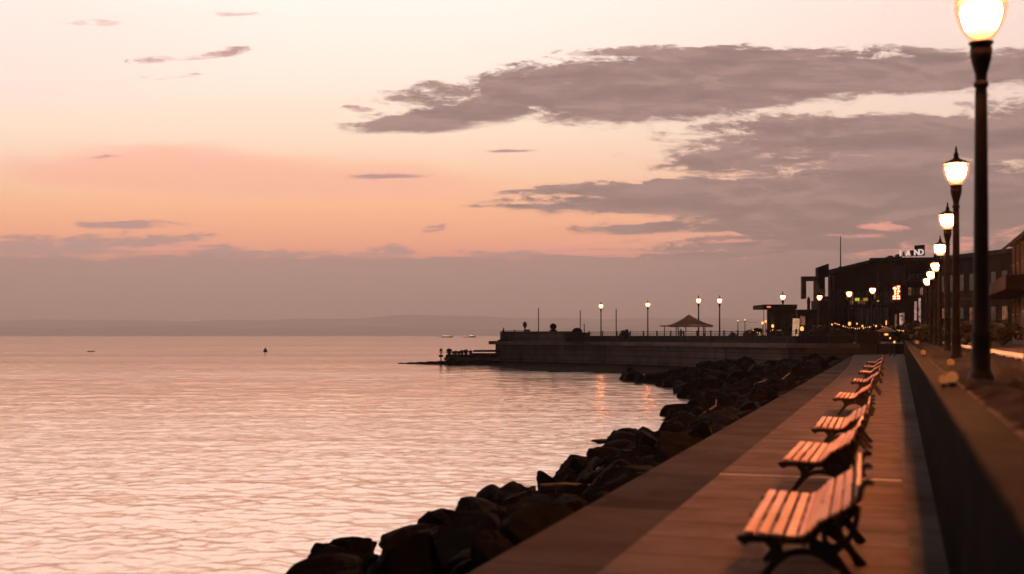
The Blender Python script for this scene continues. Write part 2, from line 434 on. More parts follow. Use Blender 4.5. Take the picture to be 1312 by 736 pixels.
# ------------------------------------------------------------------ water
def water():
    m, g, out = mat('sea_water')
    b = g.node('ShaderNodeBsdfPrincipled')
    P = g.node('ShaderNodeNewGeometry').outputs['Position']
    x, y, z = g.sep(P)
    a = R_(-12)   # crests run roughly across the view
    s = g.add(g.mul(x, math.cos(a) * CX), g.mul(y, SX))
    t = g.add(g.mul(x, -SX), g.mul(y, CX))
    n1 = g.noise(g.comb(g.mul(s, .16), g.mul(t, .42), 0), 1.0, 4, .55, .4)
    n2 = g.noise(g.comb(g.mul(s, 1.5), g.mul(t, 2.2), 7), 1.0, 5, .6, .5)
    n3 = g.noise(g.comb(g.mul(s, 5.0), g.mul(t, 7.5), 2), 1.0, 3, .55)
    patch = g.rng(g.noise(g.comb(g.mul(s, .006), g.mul(t, .03), 1), 1.0, 4, .55), .36, .66, .35, 1.3)
    h = g.add(g.mul(n1, .05), g.add(g.mul(n2, .026), g.mul(n3, .009)))
    bn = g.node('ShaderNodeBump'); bn.inputs['Distance'].default_value = 1.0
    g.nt.links.new(patch, bn.inputs['Strength'])
    g.nt.links.new(h, bn.inputs['Height']); g.nt.links.new(bn.outputs[0], b.inputs['Normal'])
    b.inputs['Base Color'].default_value = (.03, .026, .028, 1)
    b.inputs['Roughness'].default_value = .05
    b.inputs['IOR'].default_value = 3.4
    gl = g.node('ShaderNodeBsdfGlossy'); gl.inputs['Color'].default_value = (.97, .83, .765, 1); gl.inputs['Roughness'].default_value = .11
    g.nt.links.new(bn.outputs[0], gl.inputs['Normal'])
    ms = g.node('ShaderNodeMixShader'); ms.inputs[0].default_value = .72
    g.nt.links.new(b.outputs[0], ms.inputs[1]); g.nt.links.new(gl.outputs[0], ms.inputs[2]); g.nt.links.new(ms.outputs[0], out.inputs[0])
    import numpy as np
    radii = [6.0]
    while radii[-1] < 30000:
        r0 = radii[-1]; radii.append(r0 * (1.0075 if r0 < 16 else 1.0042 if r0 < 200 else 1.05 if r0 < 3000 else 1.25))
    hd = YAW + math.pi / 2
    dg = [-62 + k * .9 for k in range(36)] + [-29 + k * .095 for k in range(640)] + [32 + k * .9 for k in range(46)]
    nc = len(dg) - 1; angs = [hd + R_(a) for a in dg]
    vs = []
    N = noise.noise
    for r0 in radii:
        fade = max(0.0, min(1.0, (300 - r0) / 160))
        f3 = max(0.0, min(1.0, (75 - r0) / 50))
        for an in angs:
            x, y = r0 * math.cos(an), r0 * math.sin(an); z = 0.0
            if fade > 0:
                s_, t_ = x * CX + y * SX, -x * SX + y * CX
                z = .042 * N(Vector((s_ * .13, t_ * .34, 1))) * fade + .040 * N(Vector((s_ * .6 + t_ * .1, t_ * 1.0, 5))) * fade
                if f3 > 0 or r0 < 120: z += (.040 + .03 * N(Vector((s_ * .03, t_ * .09, 4)))) * N(Vector((s_ * 1.9 + t_ * .3, t_ * 2.7, 9))) * min(1, (120 - r0) / 60 if r0 < 120 else 0)
                if f3 > 0: z += .015 * N(Vector((s_ * 5.1, t_ * 6.6, 2))) * f3
            vs.append((x, y, WATER_Z + z))
    w_ = nc + 1
    fs = [(a * w_ + k, (a + 1) * w_ + k, (a + 1) * w_ + k + 1, a * w_ + k + 1) for a in range(len(radii) - 1) for k in range(nc)]
    me = bpy.data.meshes.new('water'); me.from_pydata(vs, [], fs); me.polygons.foreach_set('use_smooth', [True] * len(fs)); me.materials.append(m); me.update()
    o = bpy.data.objects.new('water', me); C.objects.link(o); struct(o)
water()

# ------------------------------------------------------------------ far hills
def hills():
    mh = pbr('hill_woods', (.08, .065, .06), (.06, .05, .047), .95, .0012, 0, .01, coord='pos')
    for (name, d, off, amp, seedk) in (('hills', 15000, 0, 1.0, 3), ('hills', 11000, 5, .62, 11)):
        vs, fs = [], []
        n, K = 240, 8
        for i in range(n + 1):
            px = -700 + i * 2600 / n
            hpx = 23 + 9 * noise.noise(Vector((px / 260, seedk, 0))) * 1.6 + 3.0 * noise.noise(Vector((px / 70, seedk, 4))) + .9 * noise.noise(Vector((px / 17, seedk, 8)))
            if seedk == 3: hpx += 8 * math.exp(-((px - 460) / 170) ** 2) + 5 * math.exp(-((px - 690) / 90) ** 2) - 3 * math.exp(-((px - 200) / 80) ** 2)
            H = max(hpx * amp, 4) / F_PX * d
            for k in range(K + 1):
                t = k / K
                dd = d + 2600 * t
                zz = WATER_Z - 1 + H * math.sin(t * math.pi / 2) ** .8 * (1 + .12 * noise.noise(Vector((px / 30, t * 4, seedk))) * (1 - t))
                p = at(px, dd, zz); vs.append(p)
            vs.append(at(px, d + 3600, WATER_Z - 1))
        K2 = K + 2
        for i in range(n):
            for k in range(K2 - 1):
                a = i * K2 + k; fs.append((a, a + K2, a + K2 + 1, a + 1))
        mb = MB(); mb.quadset(vs, fs, True); struct(mb.build(name, mh))
hills()

# ------------------------------------------------------------------ promenade
WALL0, WALLK = .34, .008
def wall_x(y): return WALL0 + WALLK * max(y, 0)
YEND = 128.0
LEDGE_X, WALK_X = -3.42, -2.23
def strip(xa, xb, y0, y1, z, n=1, zb=None):
    mb = MB()
    for i in range(n):
        a, b = y0 + (y1 - y0) * i / n, y0 + (y1 - y0) * (i + 1) / n
        fa = (xa(a), xa(b)) if callable(xa) else (xa, xa); fb_ = (xb(a), xb(b)) if callable(xb) else (xb, xb)
        mb.quadset([(fa[0], a, z), (fb_[0], a, z), (fb_[1], b, z), (fa[1], b, z)], [(0, 1, 2, 3)])
    return mb
# walkway as a shallow slab with a crisp step down to the ledge
mb = MB()
mb.prism([(WALK_X, -8), (60, -8), (60, YEND), (WALK_X - 1.3, YEND), (WALK_X - .25, 78), (WALK_X, 50)], -.6, 0)
struct(mb.build('walkway', M['walk'], bevel=.015))
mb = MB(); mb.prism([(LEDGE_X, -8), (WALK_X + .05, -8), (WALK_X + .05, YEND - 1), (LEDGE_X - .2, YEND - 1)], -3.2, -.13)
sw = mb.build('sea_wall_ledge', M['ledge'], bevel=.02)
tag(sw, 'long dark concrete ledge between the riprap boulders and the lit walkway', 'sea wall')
# expansion joint cover
mb = MB(); mb.box((-.92, 16.2, .006), (2.55, .07, .012)); mb.box((-.92, 35.0, .006), (2.55, .08, .012))
o = MB(); o.box((-1.03, 16.2, .005), (2.36, .06, .010)); o = o.build('joint_cover', pbr('joint_metal', (.5, .36, .3), (.4, .3, .25), .4, 5, .1, 20))
tag(o, 'thin pale metal joint strip across the walkway under the benches', 'joint strip')
# retaining wall with coping
t = empty('retaining_wall', (wall_x(0), 0, 0))
n = 24
ys = [-4 + (YEND + 4) * i / n for i in range(n + 1)]
def wallseg(xo0, xo1, z0, z1):
    mb = MB()
    poly = [(wall_x(y) + xo0, y) for y in ys] + [(wall_x(y) + xo1, y) for y in reversed(ys)]
    mb.prism(poly, z0, z1)
    return mb
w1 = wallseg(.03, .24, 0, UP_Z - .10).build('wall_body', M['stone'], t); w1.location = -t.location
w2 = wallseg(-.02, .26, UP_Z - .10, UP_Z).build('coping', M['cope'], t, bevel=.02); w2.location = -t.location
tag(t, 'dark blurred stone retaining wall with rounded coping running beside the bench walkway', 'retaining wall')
mb = MB()  # dark flat strip along the foot of the wall
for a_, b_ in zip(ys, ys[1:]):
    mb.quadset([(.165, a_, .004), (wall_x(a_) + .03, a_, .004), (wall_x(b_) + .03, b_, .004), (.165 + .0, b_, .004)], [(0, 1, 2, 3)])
struct(mb.build('wall_foot_strip', pbr('dark_strip', (.055, .054, .052), (.035, .035, .034), .85, 1.5, .5, 60, coord='pos', extra=slab_extra(2.44))))
# upper promenade
mb = MB(); poly = [(wall_x(y) + .26, y) for y in ys] + [(60, YEND), (60, -4)]
mb.prism(poly, .05, UP_Z - .012)
struct(mb.build('upper_pavement', M['upper']))
mb = MB(); cur = []
for i in range(15):
    y = 14 + i * 6.5
    cur.append((2.25 + .9 * (i / 14) ** .8 + (.5 if i == 0 else 0), y))
polyk = cur + [(x + .46, y) for x, y in reversed(cur)]
mb.prism(polyk, UP_Z - .012, UP_Z + .10)
struct(mb.build('kerb', M['kerb'], bevel=.02))
# planting bed next to the wall
mb = MB()
vs, fs = [], []
nx, ny = 26, 420
for j in range(ny + 1):
    for i in range(nx + 1):
        y = -1.5 + 14.2 * min(j / 150, 1) + 93 * max(0, (j - 150) / 270); wd = (3.6 if y < 12.2 else (2.28 + .9 * (max(y - 14, 0) / 91) ** .8) - wall_x(y) - .27)
        x = wall_x(y) + .27 + wd * i / nx
        e = min(i, nx - i, j, ny - j)
        z = UP_Z - .02 + (.0 if e == 0 else .05 + .10 * noise.noise(Vector((x * 3, y * 3, 0))) + .06 * noise.noise(Vector((x * 11, y * 11, 3))))
        vs.append((x + .05 * noise.noise(Vector((x * 5, y * 5, 9))), y, z))
for j in range(ny):
    for i in range(nx):
        a = j * (nx + 1) + i; fs.append((a, a + 1, a + nx + 2, a + nx + 1))
mb.quadset(vs, fs, True)
tag(struct(mb.build('ground_cover', M['hedge']), 'stuff'), 'dark low ground cover planting between the retaining wall and the pale kerb', 'planting')

# marker globes along the coping: glowing balls added in place of metal highlights
def glint(px, off, r, label, dz=.0, grp='amber marker globes added on the retaining wall'):
    d = (EYE - (UP_Z + r + .03)) * F_PX / off
    p = at(px, d, UP_Z)
    t = empty('glint_globe', p)
    mb = MB(); mb.lathe([(r * .6, 0), (r * .65, .03), (r * .4, .05)], seg=14); mb.build('base', M['dark'], t)
    mb = MB(); prof = [(max(.004, r * math.sin(a)), r + .035 - r * math.cos(a)) for a in [math.pi * k / 10 for k in range(11)]]
    mb.lathe(prof, seg=16); mb.build('lamp_globe', M['amber'], t)  # no lamp: a glowing ball added as a metal highlight
    tag(t, label, 'marker light', grp)  # no marker light: glowing globe added as a metal highlight
glint(1209, 57, .045, 'amber round marker globe added on the wall coping, left one of the close pair')
glint(1220, 54, .058, 'amber round marker globe added on the wall coping, right one of the close pair')
glint(1218, 35, .055, 'dull amber marker globe added just behind the close pair')
glint(1183, 22, .065, 'amber marker globe added midway along the retaining wall')
glint(1175, 9, .11, 'small bright amber marker globe added at the far end of the retaining wall')

# ------------------------------------------------------------------ benches
def make_bench():
    L = 2.45
    root = empty('park_bench')
    slats = [(-.335, .432, -2), (-.235, .427, -3), (-.135, .421, -3), (-.035, .416, -1)]
    mb = MB()
    for x, z, a in slats: mb.box((x, 0, z), (.070, L, .03), ry=R_(-a))
    for x, z, a in ((.045, .425, 18), (.098, .455, 38), (.14, .497, 50)): mb.box((x, 0, z), (.046, L, .026), ry=R_(-a))
    seat = mb.build('seat', M['wood'], root, bevel=.006)
    mb = MB()
    for x, z, a in ((.198, .548, 27), (.282, .592, 29), (.362, .642, 34)): mb.box((x, 0, z), (.068, L, .03), ry=R_(-a))
    for x, z, a in ((.432, .705, 84), (.452, .785, 90)): mb.box((x, 0, z), (.066, L, .028), ry=R_(-a))
    mb.build('backrest', M['wood'], root, bevel=.006)
    for yy in (-L / 2 + .10, 0, L / 2 - .10):
        mb = MB(); a, b = yy - .026, yy + .026
        mb.ribbon([(-.30, .0), (-.235, .10), (-.15, .22), (-.14, .31), (-.22, .385)], [.085, .06, .062, .085, .05], a, b)
        mb.ribbon([(.47, .0), (.395, .11), (.30, .24), (.20, .33), (.10, .37)], [.10, .065, .07, .09, .07], a, b)
        mb.ribbon([(-.17, .19), (-.06, .275), (.08, .30), (.20, .27), (.31, .20)], [.06, .05, .05, .055, .07], a + .004, b - .004)
        mb.ribbon([(-.41, .40), (-.385, .375), (-.2, .385), (.0, .38), (.08, .395), (.13, .43), (.17, .50), (.26, .555), (.37, .62), (.44, .70), (.475, .80), (.515, .835), (.545, .81)],
                  [.05, .06, .055, .055, .06, .06, .06, .05, .05, .05, .045, .04, .03], a + .002, b - .002)
        mb.ribbon([(.25, .29), (.37, .40), (.425, .52), (.45, .66)], [.06, .045, .04, .04], a + .006, b - .006)
        ring = [(.265 + .06 * math.cos(q), .425 + .075 * math.sin(q)) for q in [2 * math.pi * k / 10 for k in range(11)]]
        mb.ribbon(ring, .035, a + .01, b - .01)
        mb.ribbon([(-.38, .37), (-.395, .35), (-.37, .335), (-.35, .35)], [.03, .025, .02, .02], a + .01, b - .01)
        mb.build('end_frame', M['iron'], root, bevel=.006)
    mb = MB(); mb.tube([(.05, -L / 2 + .1, .30), (.05, L / 2 - .1, .30)], .013); mb.build('tie_rod', M['iron'], root)
    return root
# near end of the seat front: bearing, slope below the horizon, seat front bearing
bspec = [(948, 251), (1004, 159), (1043, 117), (1070, 79), (1092, 58.5), (1101, 47), (1107, 40), (1111, 34.5)]
blab = ['nearest slatted bench with wide orange lit slats and its shadow on the grey slab',
        'second slatted bench from the camera just past the pale joint strip',
        'third slatted bench with one bright yellow slat in its back',
        'fourth slatted bench in the middle distance beyond a wider gap in the row',
        'fifth slatted bench, small and mostly dark, past the middle of the walkway',
        'sixth slatted bench standing half hidden behind the fifth one',
        'seventh slatted bench, a dark sliver far along the walkway',
        'farthest slatted bench, tiny, near the far end of the walkway',
        ]
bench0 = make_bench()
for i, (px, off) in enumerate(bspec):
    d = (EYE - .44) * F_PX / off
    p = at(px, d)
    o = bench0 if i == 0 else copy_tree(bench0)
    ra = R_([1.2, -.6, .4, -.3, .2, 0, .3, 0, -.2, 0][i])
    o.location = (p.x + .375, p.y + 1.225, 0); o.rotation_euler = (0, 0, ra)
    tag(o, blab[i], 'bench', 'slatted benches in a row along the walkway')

# ------------------------------------------------------------------ street lamps
def make_lamp(gm):
    root = empty('street_lamp')
    mb = MB()
    mb.lathe([(.14, 0), (.14, .08), (.125, .12), (.10, .16), (.098, .5), (.105, .55), (.09, .60), (.084, .75), (.074, 2.0), (.064, 3.2), (.060, 3.26),
              (.078, 3.28), (.078, 3.32), (.060, 3.34), (.066, 3.42), (.088, 3.5), (.112, 3.60), (.118, 3.68), (.108, 3.73), (.13, 3.745), (.13, 3.765), (.09, 3.77)], seg=20)
    mb.build('pole', M['pole'], root)
    mb = MB()
    mb.lathe([(.10, 3.772), (.118, 3.79), (.165, 3.85), (.212, 3.93), (.245, 4.02), (.262, 4.11), (.266, 4.17), (.25, 4.205)], seg=64, lobes=16, amp=.035)
    gl_ = mb.build('lamp_globe', M['shell'], root)
    mb = MB(); mb.lathe([(.04, 3.80), (.12, 3.85), (.165, 3.93), (.195, 4.02), (.21, 4.10), (.20, 4.16), (.12, 4.19), (.04, 4.195)], seg=24)
    mb.build('mantle', gm, gl_)
    mb = MB()
    mb.lathe([(.255, 4.207), (.27, 4.215), (.262, 4.235), (.19, 4.275), (.10, 4.315), (.06, 4.35), (.045, 4.39), (.06, 4.41), (.04, 4.44), (.022, 4.50), (.03, 4.52), (.008, 4.60)], seg=24)
    mb.build('cap', M['pole'], root)
    return root
lamp0 = make_lamp(M['globe'])
lspec = [(1257, 402), (1225, 206), (1214, 145), (1204.5, 109), (1199, 87), (1193, 76.5), (1188, 68)]
lord = ['nearest street lamp, huge and blurred, its glass bowl cut by the top edge',
        'second street lamp of the promenade row, whole glass bowl glowing beside the near black pole',
        'third street lamp of the promenade row, left of and below the second',
        'fourth street lamp of the promenade row, standing against the dark building roofline',
        'fifth street lamp of the promenade row, round glow just above the next two',
        'sixth street lamp of the promenade row, between its two closest neighbours',
        'seventh and smallest street lamp of the promenade row, lowest glow of the line']
for i, (px, h) in enumerate(lspec):
    d = 3.45 * F_PX / h
    o = lamp0 if i == 0 else copy_tree(lamp0)
    o.location = at(px, d, EYE + 3.45 - 4.0)
    o.location.z = UP_Z - .02
    o.rotation_euler = (0, 0, i * .4)
    if i >= 4:
        for ch in o.children:
            for c2 in ch.children:
                if i == 4: c2.data = c2.data.copy(); c2.data.materials[0] = M['globe_mid']; mid_mesh = c2.data
                else: c2.data = mid_mesh
    tag(o, lord[i], 'street lamp', 'street lamps along the upper promenade')
pier0 = make_lamp(M['globe_far'])
pspec = [(770, 37, 'pier lamp nearest the sea end, left of the dark angular shrub'), (830, 39, 'pier lamp between the dark shrub and the fabric canopy'),
         (895, 44, 'pier lamp rising behind the fabric canopy roof'), (922, 44, 'pier lamp just right of the fabric canopy'),
         (1003, 48.5, 'pier lamp in front of the flat roofed pavilion'), (1050, 48, 'pier lamp in front of the slim tower'),
         (1088, 52.5, 'pier lamp left of the green and amber signs'), (1118, 57, 'pier lamp between the amber sign and the red bulb sign')]
for i, (px, h, lab) in enumerate(pspec):
    d = 4.6 * F_PX / h
    o = pier0 if i == 0 else copy_tree(pier0)
    o.location = at(px, d, DECK_Z)
    s = (EYE + 4.6 - DECK_Z) / 4.0
    o.scale = (s * .92, s * .92, s)
    tag(o, lab, 'pier lamp', 'lit lamps on the pier plaza')

# ------------------------------------------------------------------ pier
front = [(635, 168), (690, 163), (740, 157), (800, 150), (860, 142), (910, 135), (960, 128), (1010, 122), (1060, 119.5), (1101, 119.5)]
fp = [at(px, d) for px, d in front]
back = [at(1600, 130), at(1900, 330), at(1200, 330), at(760, 250), at(660, 205)]
poly = [(p.x, p.y) for p in fp] + [(p.x, p.y) for p in back]
mb = MB(); mb.prism(poly, -.4, DECK_Z)
struct(mb.build('plaza_ground', M['plaza']))
def offs(pts, o):
    out_ = []
    for i, p in enumerate(pts):
        t = (pts[min(i + 1, len(pts) - 1)] - pts[max(i - 1, 0)]).normalized()
        nrm = Vector((t.y, -t.x, 0))
        out_.append(p + nrm * o)
    return out_
def along(pts, o0, o1, z0, z1):
    a, b = offs(pts, o0), offs(pts, o1)
    mb = MB(); mb.prism([(p.x, p.y) for p in a] + [(p.x, p.y) for p in reversed(b)], z0, z1); return mb
t = empty('pier_wall', fp[4])
def addp(mb, name, m, par=t, bevel=0):
    o = mb.build(name, m, par, bevel=bevel); o.location = -par.location; return o
addp(along(fp, 0.02, -.8, -1.75, DECK_Z - .45), 'wall_face', M['seawall'])
addp(along(fp, 0.25, -.8, -4.0, -1.752), 'wet_base', M['algae'])
toe_w = [1.5, 7, 12, 15, 17, 15, 12, 9, 6, 4]  # dark foot sheet stretched seaward, standing in for the wall's reflection
mb = MB(); tv, tf = [], []
inner = offs(fp, .2)
den = []
for i in range(len(fp) - 1):
    for k in range(14):
        q = inner[i].lerp(inner[i + 1], k / 14); nr = offs(fp, 1.0)[i] - offs(fp, 0.0)[i]; nr2 = offs(fp, 1.0)[i + 1] - offs(fp, 0.0)[i + 1]
        den.append((q, nr.lerp(nr2, k / 14), toe_w[i] + (toe_w[i + 1] - toe_w[i]) * k / 14))
for j, (q, nr, w) in enumerate(den):
    for k in range(7):
        f = k / 6; p = q + nr * (w * f * (1 + .18 * noise.noise(Vector((j * .35, f, 2)))))
        z = -1.78 - .40 * f + (.16 * noise.noise(Vector((p.x * .7, p.y * .7, 1))) + .08 * noise.noise(Vector((p.x * 2, p.y * 2, 5)))) * (1 if 0 < k else 0)
        tv.append(Vector((p.x, p.y, z)))
for j in range(len(den) - 1):
    for k in range(6):
        a = j * 7 + k; tf.append((a, a + 1, a + 8, a + 7))
mb.quadset(tv, tf, True); addp(mb, 'toe_reflection', M['algae'])
addp(along(fp, .30, -.8, DECK_Z - .448, DECK_Z + .02), 'lip', M['lip'])
tag(t, 'long curved concrete pier wall with horizontal joints above the dark water', 'pier wall')
# left return side
lp = [fp[0], at(660, 205)]
t2 = empty('sea_end_wall', fp[0])
addp(along([at(662, 205), fp[0] + Vector((0.05, 0, 0))], .02, -.8, -3.0, DECK_Z + .02), 'wall_face', M['seawall'], t2)
addp(along([at(660, 205), fp[0]], 1.0, -.4, DECK_Z - .43, DECK_Z + .04), 'lip', M['lip'], t2)
tag(t2, 'short return wall closing the sea end of the pier', 'wall')
# solid parapet on the sea end
pp = [at(px, d) for px, d in ((640, 168.5), (690, 163.5), (738, 157.6))]
mb = along(pp, -.10, -.55, DECK_Z + .022, DECK_Z + 1.42)
o = mb.build('parapet', M['seawall'], bevel=.03); tag(o, 'solid concrete parapet on the sea end of the pier', 'parapet')
# drum with dome
p = at(739.5, 157.2, DECK_Z + .02)
t = empty('domed_drum', p)
mb = MB(); mb.lathe([(1.75, 0), (1.75, 1.05), (1.85, 1.08), (1.85, 1.2), (1.6, 1.22)], seg=32); mb.build('drum', M['seawall'], t)
mb = MB(); mb.lathe([(.75, 1.222)] + [(.72 * math.cos(a), 1.24 + .62 * math.sin(a)) for a in [math.pi / 2 * k / 8 for k in range(8)]] + [(.02, 1.86)], seg=24); mb.build('dome', M['stone'], t)
tag(t, 'round concrete drum with a small dark dome where the railing starts', 'drum')
p = at(708, 161, DECK_Z + 1.42)
t = empty('stone_ball', p + Vector((0, .3, 0)))
mb = MB(); mb.box((0, 0, .1), (.9, .4, .2)); mb.build('plinth', M['stone'], t, bevel=.02)
mb = MB(); mb.lathe([(max(.02, .46 * math.sin(a)), .62 - .46 * math.cos(a)) for a in [math.pi * k / 12 for k in range(13)]], seg=24); mb.build('ball', M['stone'], t)
tag(t, 'dark round stone ball sitting on the parapet', 'stone ball')
p = at(672.5, 165.4, DECK_Z + 1.42)
t = empty('tower_viewer', p)
mb = MB(); mb.box((.35, 0, .14), (.7, .4, .28)); mb.lathe([(.2, 0), (.14, .1), (.1, .25), (.1, .5)], seg=14); mb.build('pedestal', M['dark'], t, bevel=.02)
mb = MB(); mb.lathe([(max(.02, .30 * math.sin(a)), .92 - .45 * math.cos(a)) for a in [math.pi * k / 12 for k in range(13)]], seg=20); mb.build('viewer_head', M['dark'], t)
mb = MB(); mb.tube([(0, -.25, .98), (0, -.48, .98)], .07); mb.tube([(.14, -.22, .98), (.14, -.46, .98)], .07); mb.build('eyepiece', M['dark'], t)
tag(t, 'dark oval coin telescope on the sea end parapet', 'telescope')
# poles
for k, (px, d, top, lab) in enumerate(((690, 166, 34, 'bare thin pole rising from the parapet of the sea end'), (743.5, 165, 31, 'bare thin pole beside the small dome'),
                                  (789.5, 160, 33, 'bare thin pole left of the dark angular shrub'), (748.5, 160, 14, 'short stub pole right beside the small dome'))):
    t = empty('bare_pole', at(px, d, DECK_Z))
    H = hz(top, d) - DECK_Z
    mb = MB(); mb.lathe([(.12, 0), (.12, .1), (.075, .12), (.062, H)], seg=12); mb.build('shaft', M['pole'], t)
    mb = MB(); mb.lathe([(.08, H), (.09, H + .05), (.02, H + .1)], seg=12); mb.build('cap', M['pole'], t)
    tag(t, lab, 'pole', 'bare poles on the pier')
# railing
def railing(pts, label, post=2.6, hgt=1.27, off=-.08, z=DECK_Z + .02):
    pts = offs(pts, off)
    t = empty('railing', pts[0] + Vector((0, 0, z)))
    rail = MB(); base = t.location
    segs = [(pts[i], pts[i + 1]) for i in range(len(pts) - 1)]
    bal = MB(); acc = 0
    for a, b in segs:
        L = (b - a).length; ang = math.atan2((b - a).y, (b - a).x); mid = (a + b) / 2 - base + Vector((0, 0, z))
        for zz, th in ((hgt, .07), (hgt - .22, .035), (.14, .05)):
            rail.box((mid.x, mid.y, zz), (L + .02, .06, th), rz=ang)
        nb = int(L / .28)
        for k in range(nb):
            q = a.lerp(b, (k + .5) / nb) - base
            bal.box((q.x, q.y, hgt / 2 + .02), (.045, .03, hgt - .36), rz=ang)
    rail.build('rail', M['dark'], t); bal.build('balusters', M['dark'], t)
    total = sum((b - a).length for a, b in segs); npost = int(total / post)
    for k in range(npost + 1):
        s = total * k / npost
        for a, b in segs:
            L = (b - a).length
            if s <= L + 1e-6: break
            s -= L
        q = a.lerp(b, min(s / L, 1)) - base
        pm = MB(); pm.box((q.x, q.y, hgt / 2 + .03), (.13, .13, hgt + .10), rz=math.atan2((b - a).y, (b - a).x)); pm.box((q.x, q.y, hgt + .10), (.18, .18, .05))
        pm.build('post', M['dark'], t)
    tag(t, label, 'railing')
railing([at(px, d) for px, d in ((754, 155.4), (800, 150), (860, 142), (910, 135), (960, 128), (1010, 122), (1060, 119.5), (1098, 119.5))], 'long dark metal railing with posts along the curved pier edge')
railing([at(px, d) for px, d in ((640, 169.5), (668, 166))], 'short metal railing on the extreme sea end of the pier', 1.6, 1.5, -.8)
# low bottom hedge-like planter behind the railing, gives the rail its dark lower half
mb = MB()
pl = offs([at(px, d) for px, d in ((741, 158.2), (800, 151), (860, 143), (910, 136), (960, 129), (1010, 123), (1060, 120.5), (1098, 120.5))], -1.4)
pa, pb = pl, offs(pl, -.6)
mb.prism([(p.x, p.y) for p in pa] + [(p.x, p.y) for p in reversed(pb)], DECK_Z, DECK_Z + .80)
o = mb.build('planter_wall', M['facade2'], bevel=.03); tag(o, 'low brown planter wall running just behind the pier railing', 'planter')
# end block
t = empty('end_block', at(1112, 121.2, 0))
mb = MB(); mb.box((0, 0, 1.1), (2.1, 2.0, 2.2), rz=.0); mb.build('pier_block', M['facade2'], t, bevel=.03)
mb = MB(); mb.box((0, 0, 2.25), (2.25, 2.15, .12)); mb.build('cap', M['facade2'], t, bevel=.02)
tag(t, 'square brown masonry block closing the far end of the walkway', 'masonry block')

# fabric canopy
def canopy():
    d = 150; t = empty('canopy', at(885, d, DECK_Z), YAW * .3)
    H0, H1 = hz(13.5, d) - DECK_Z, hz(27, d) - DECK_Z
    vs, fs = [], []
    n = 16; Wd = 2.75
    for j in range(n + 1):
        for i in range(n + 1):
            x, y = (i / n * 2 - 1), (j / n * 2 - 1)
            r = max(abs(x), abs(y)); rr = math.hypot(x, y)
            h = (1 - r) ** 1.35 * .62 + (1 - min(rr, 1)) ** 1.5 * .38
            corner = -.10 * (abs(x) * abs(y)) ** 2
            vs.append((x * Wd * 1.0 - .25 * (1 - r), y * Wd * .8, H0 + (H1 - H0) * h + corner))
    for j in range(n):
        for i in range(n):
            a = j * (n + 1) + i; fs.append((a, a + 1, a + n + 2, a + n + 1))
    mb = MB(); mb.quadset(vs, fs, True); o = mb.build('canopy_roof', M['fabric'], t)
    pass
    mb = MB()
    for a, b in (((-1, -1), (1, -1)), ((1, -1), (1, 1)), ((1, 1), (-1, 1)), ((-1, 1), (-1, -1))):
        mb.box(((a[0] + b[0]) / 2 * Wd * .98, (a[1] + b[1]) / 2 * Wd * .78, H0 - .17), (abs(b[0] - a[0]) / 2 * Wd * 1.96 + .03, abs(b[1] - a[1]) / 2 * Wd * 1.56 + .03, .2))
    mb.build('valance', M['fabric'], t)
    for x in (-1, 1):
        for y in (-1, 1):
            mb = MB(); mb.box((x * Wd * .62, y * Wd * .6, H0 / 2), (.12, .12, H0)); mb.build('post', M['timber'], t)
    tag(t, 'pale peaked fabric canopy on four posts on the pier plaza', 'canopy')
    # side awning
    t = empty('side_awning', at(865, 153, DECK_Z))
    H = hz(12.6, 153) - DECK_Z
    mb = MB(); mb.box((0, 0, H), (3.6, 2.4, .16), ry=R_(-2)); mb.build('awning_top', M['fabric'], t)
    for x in (-1.4, 1.4):
        mb = MB(); mb.box((x, 0, H / 2 - .05), (.1, .1, H - .1)); mb.build('post', M['timber'], t)
    tag(t, 'low flat pale awning sticking out left of the peaked canopy', 'awning')
canopy()

# ------------------------------------------------------------------ foliage
def leaves(n, rx, ry, rz, size, base=0.0, rnd=None, clumps=9):
    rnd = rnd or random
    mb = MB()
    cl = []
    for _ in range(clumps):
        a, b = rnd.uniform(0, 6.283), rnd.uniform(-.2, 1)
        cl.append((math.cos(a) * .6 * (1 - max(b, 0) * .5), math.sin(a) * .6 * (1 - max(b, 0) * .5), b * .75, rnd.uniform(.25, .5)))
    for _ in range(n):
        c = rnd.choice(cl)
        v = Vector((rnd.gauss(0, 1), rnd.gauss(0, 1), rnd.gauss(0, 1))).normalized() * c[3] * rnd.uniform(.5, 1.0)
        p = Vector((rx * (c[0] + v.x), ry * (c[1] + v.y), base + rz * (.35 + .6 * (c[2] + v.z))))
        if p.z < .03: p.z = .03 + rnd.random() * .2
        a = Vector((rnd.gauss(0, 1), rnd.gauss(0, 1), rnd.gauss(0, .6))).normalized(); b = a.cross(Vector((rnd.gauss(0, 1), rnd.gauss(0, 1), rnd.gauss(0, 1)))).normalized()
        s = size * rnd.uniform(.6, 1.3)
        mb.quadset([p - a * s, p + b * s * .5, p + a * s, p - b * s * .5], [(0, 1, 2, 3)])
    return mb
def shrub(px, d, w, h, lab, z=DECK_Z, n=420, pot=False):
    t = empty('shrub', at(px, d, z))
    mb = MB()
    for k in range(5):
        a = k * 1.3; mb.tube([(0, 0, 0), (w * .18 * math.cos(a), w * .18 * math.sin(a), h * .4), (w * .32 * math.cos(a), w * .32 * math.sin(a), h * .75)], [.05, .035, .015], 5)
    mb.build('stem', M['timber'], t)
    leaves(n, w / 2, w / 2, h, .11 * max(h, .8), 0).build('foliage', M['leaf'], t)
    if pot:
        mb = MB(); mb.lathe([(w * .22, 0), (w * .3, .3), (w * .32, .45), (w * .28, .46)], seg=16); mb.build('pot', M['stone'], t)
    return t
tag(shrub(800, 152, 1.5, 1.75, '', n=600), 'dark angular shrub standing alone behind the pier railing', 'shrub')
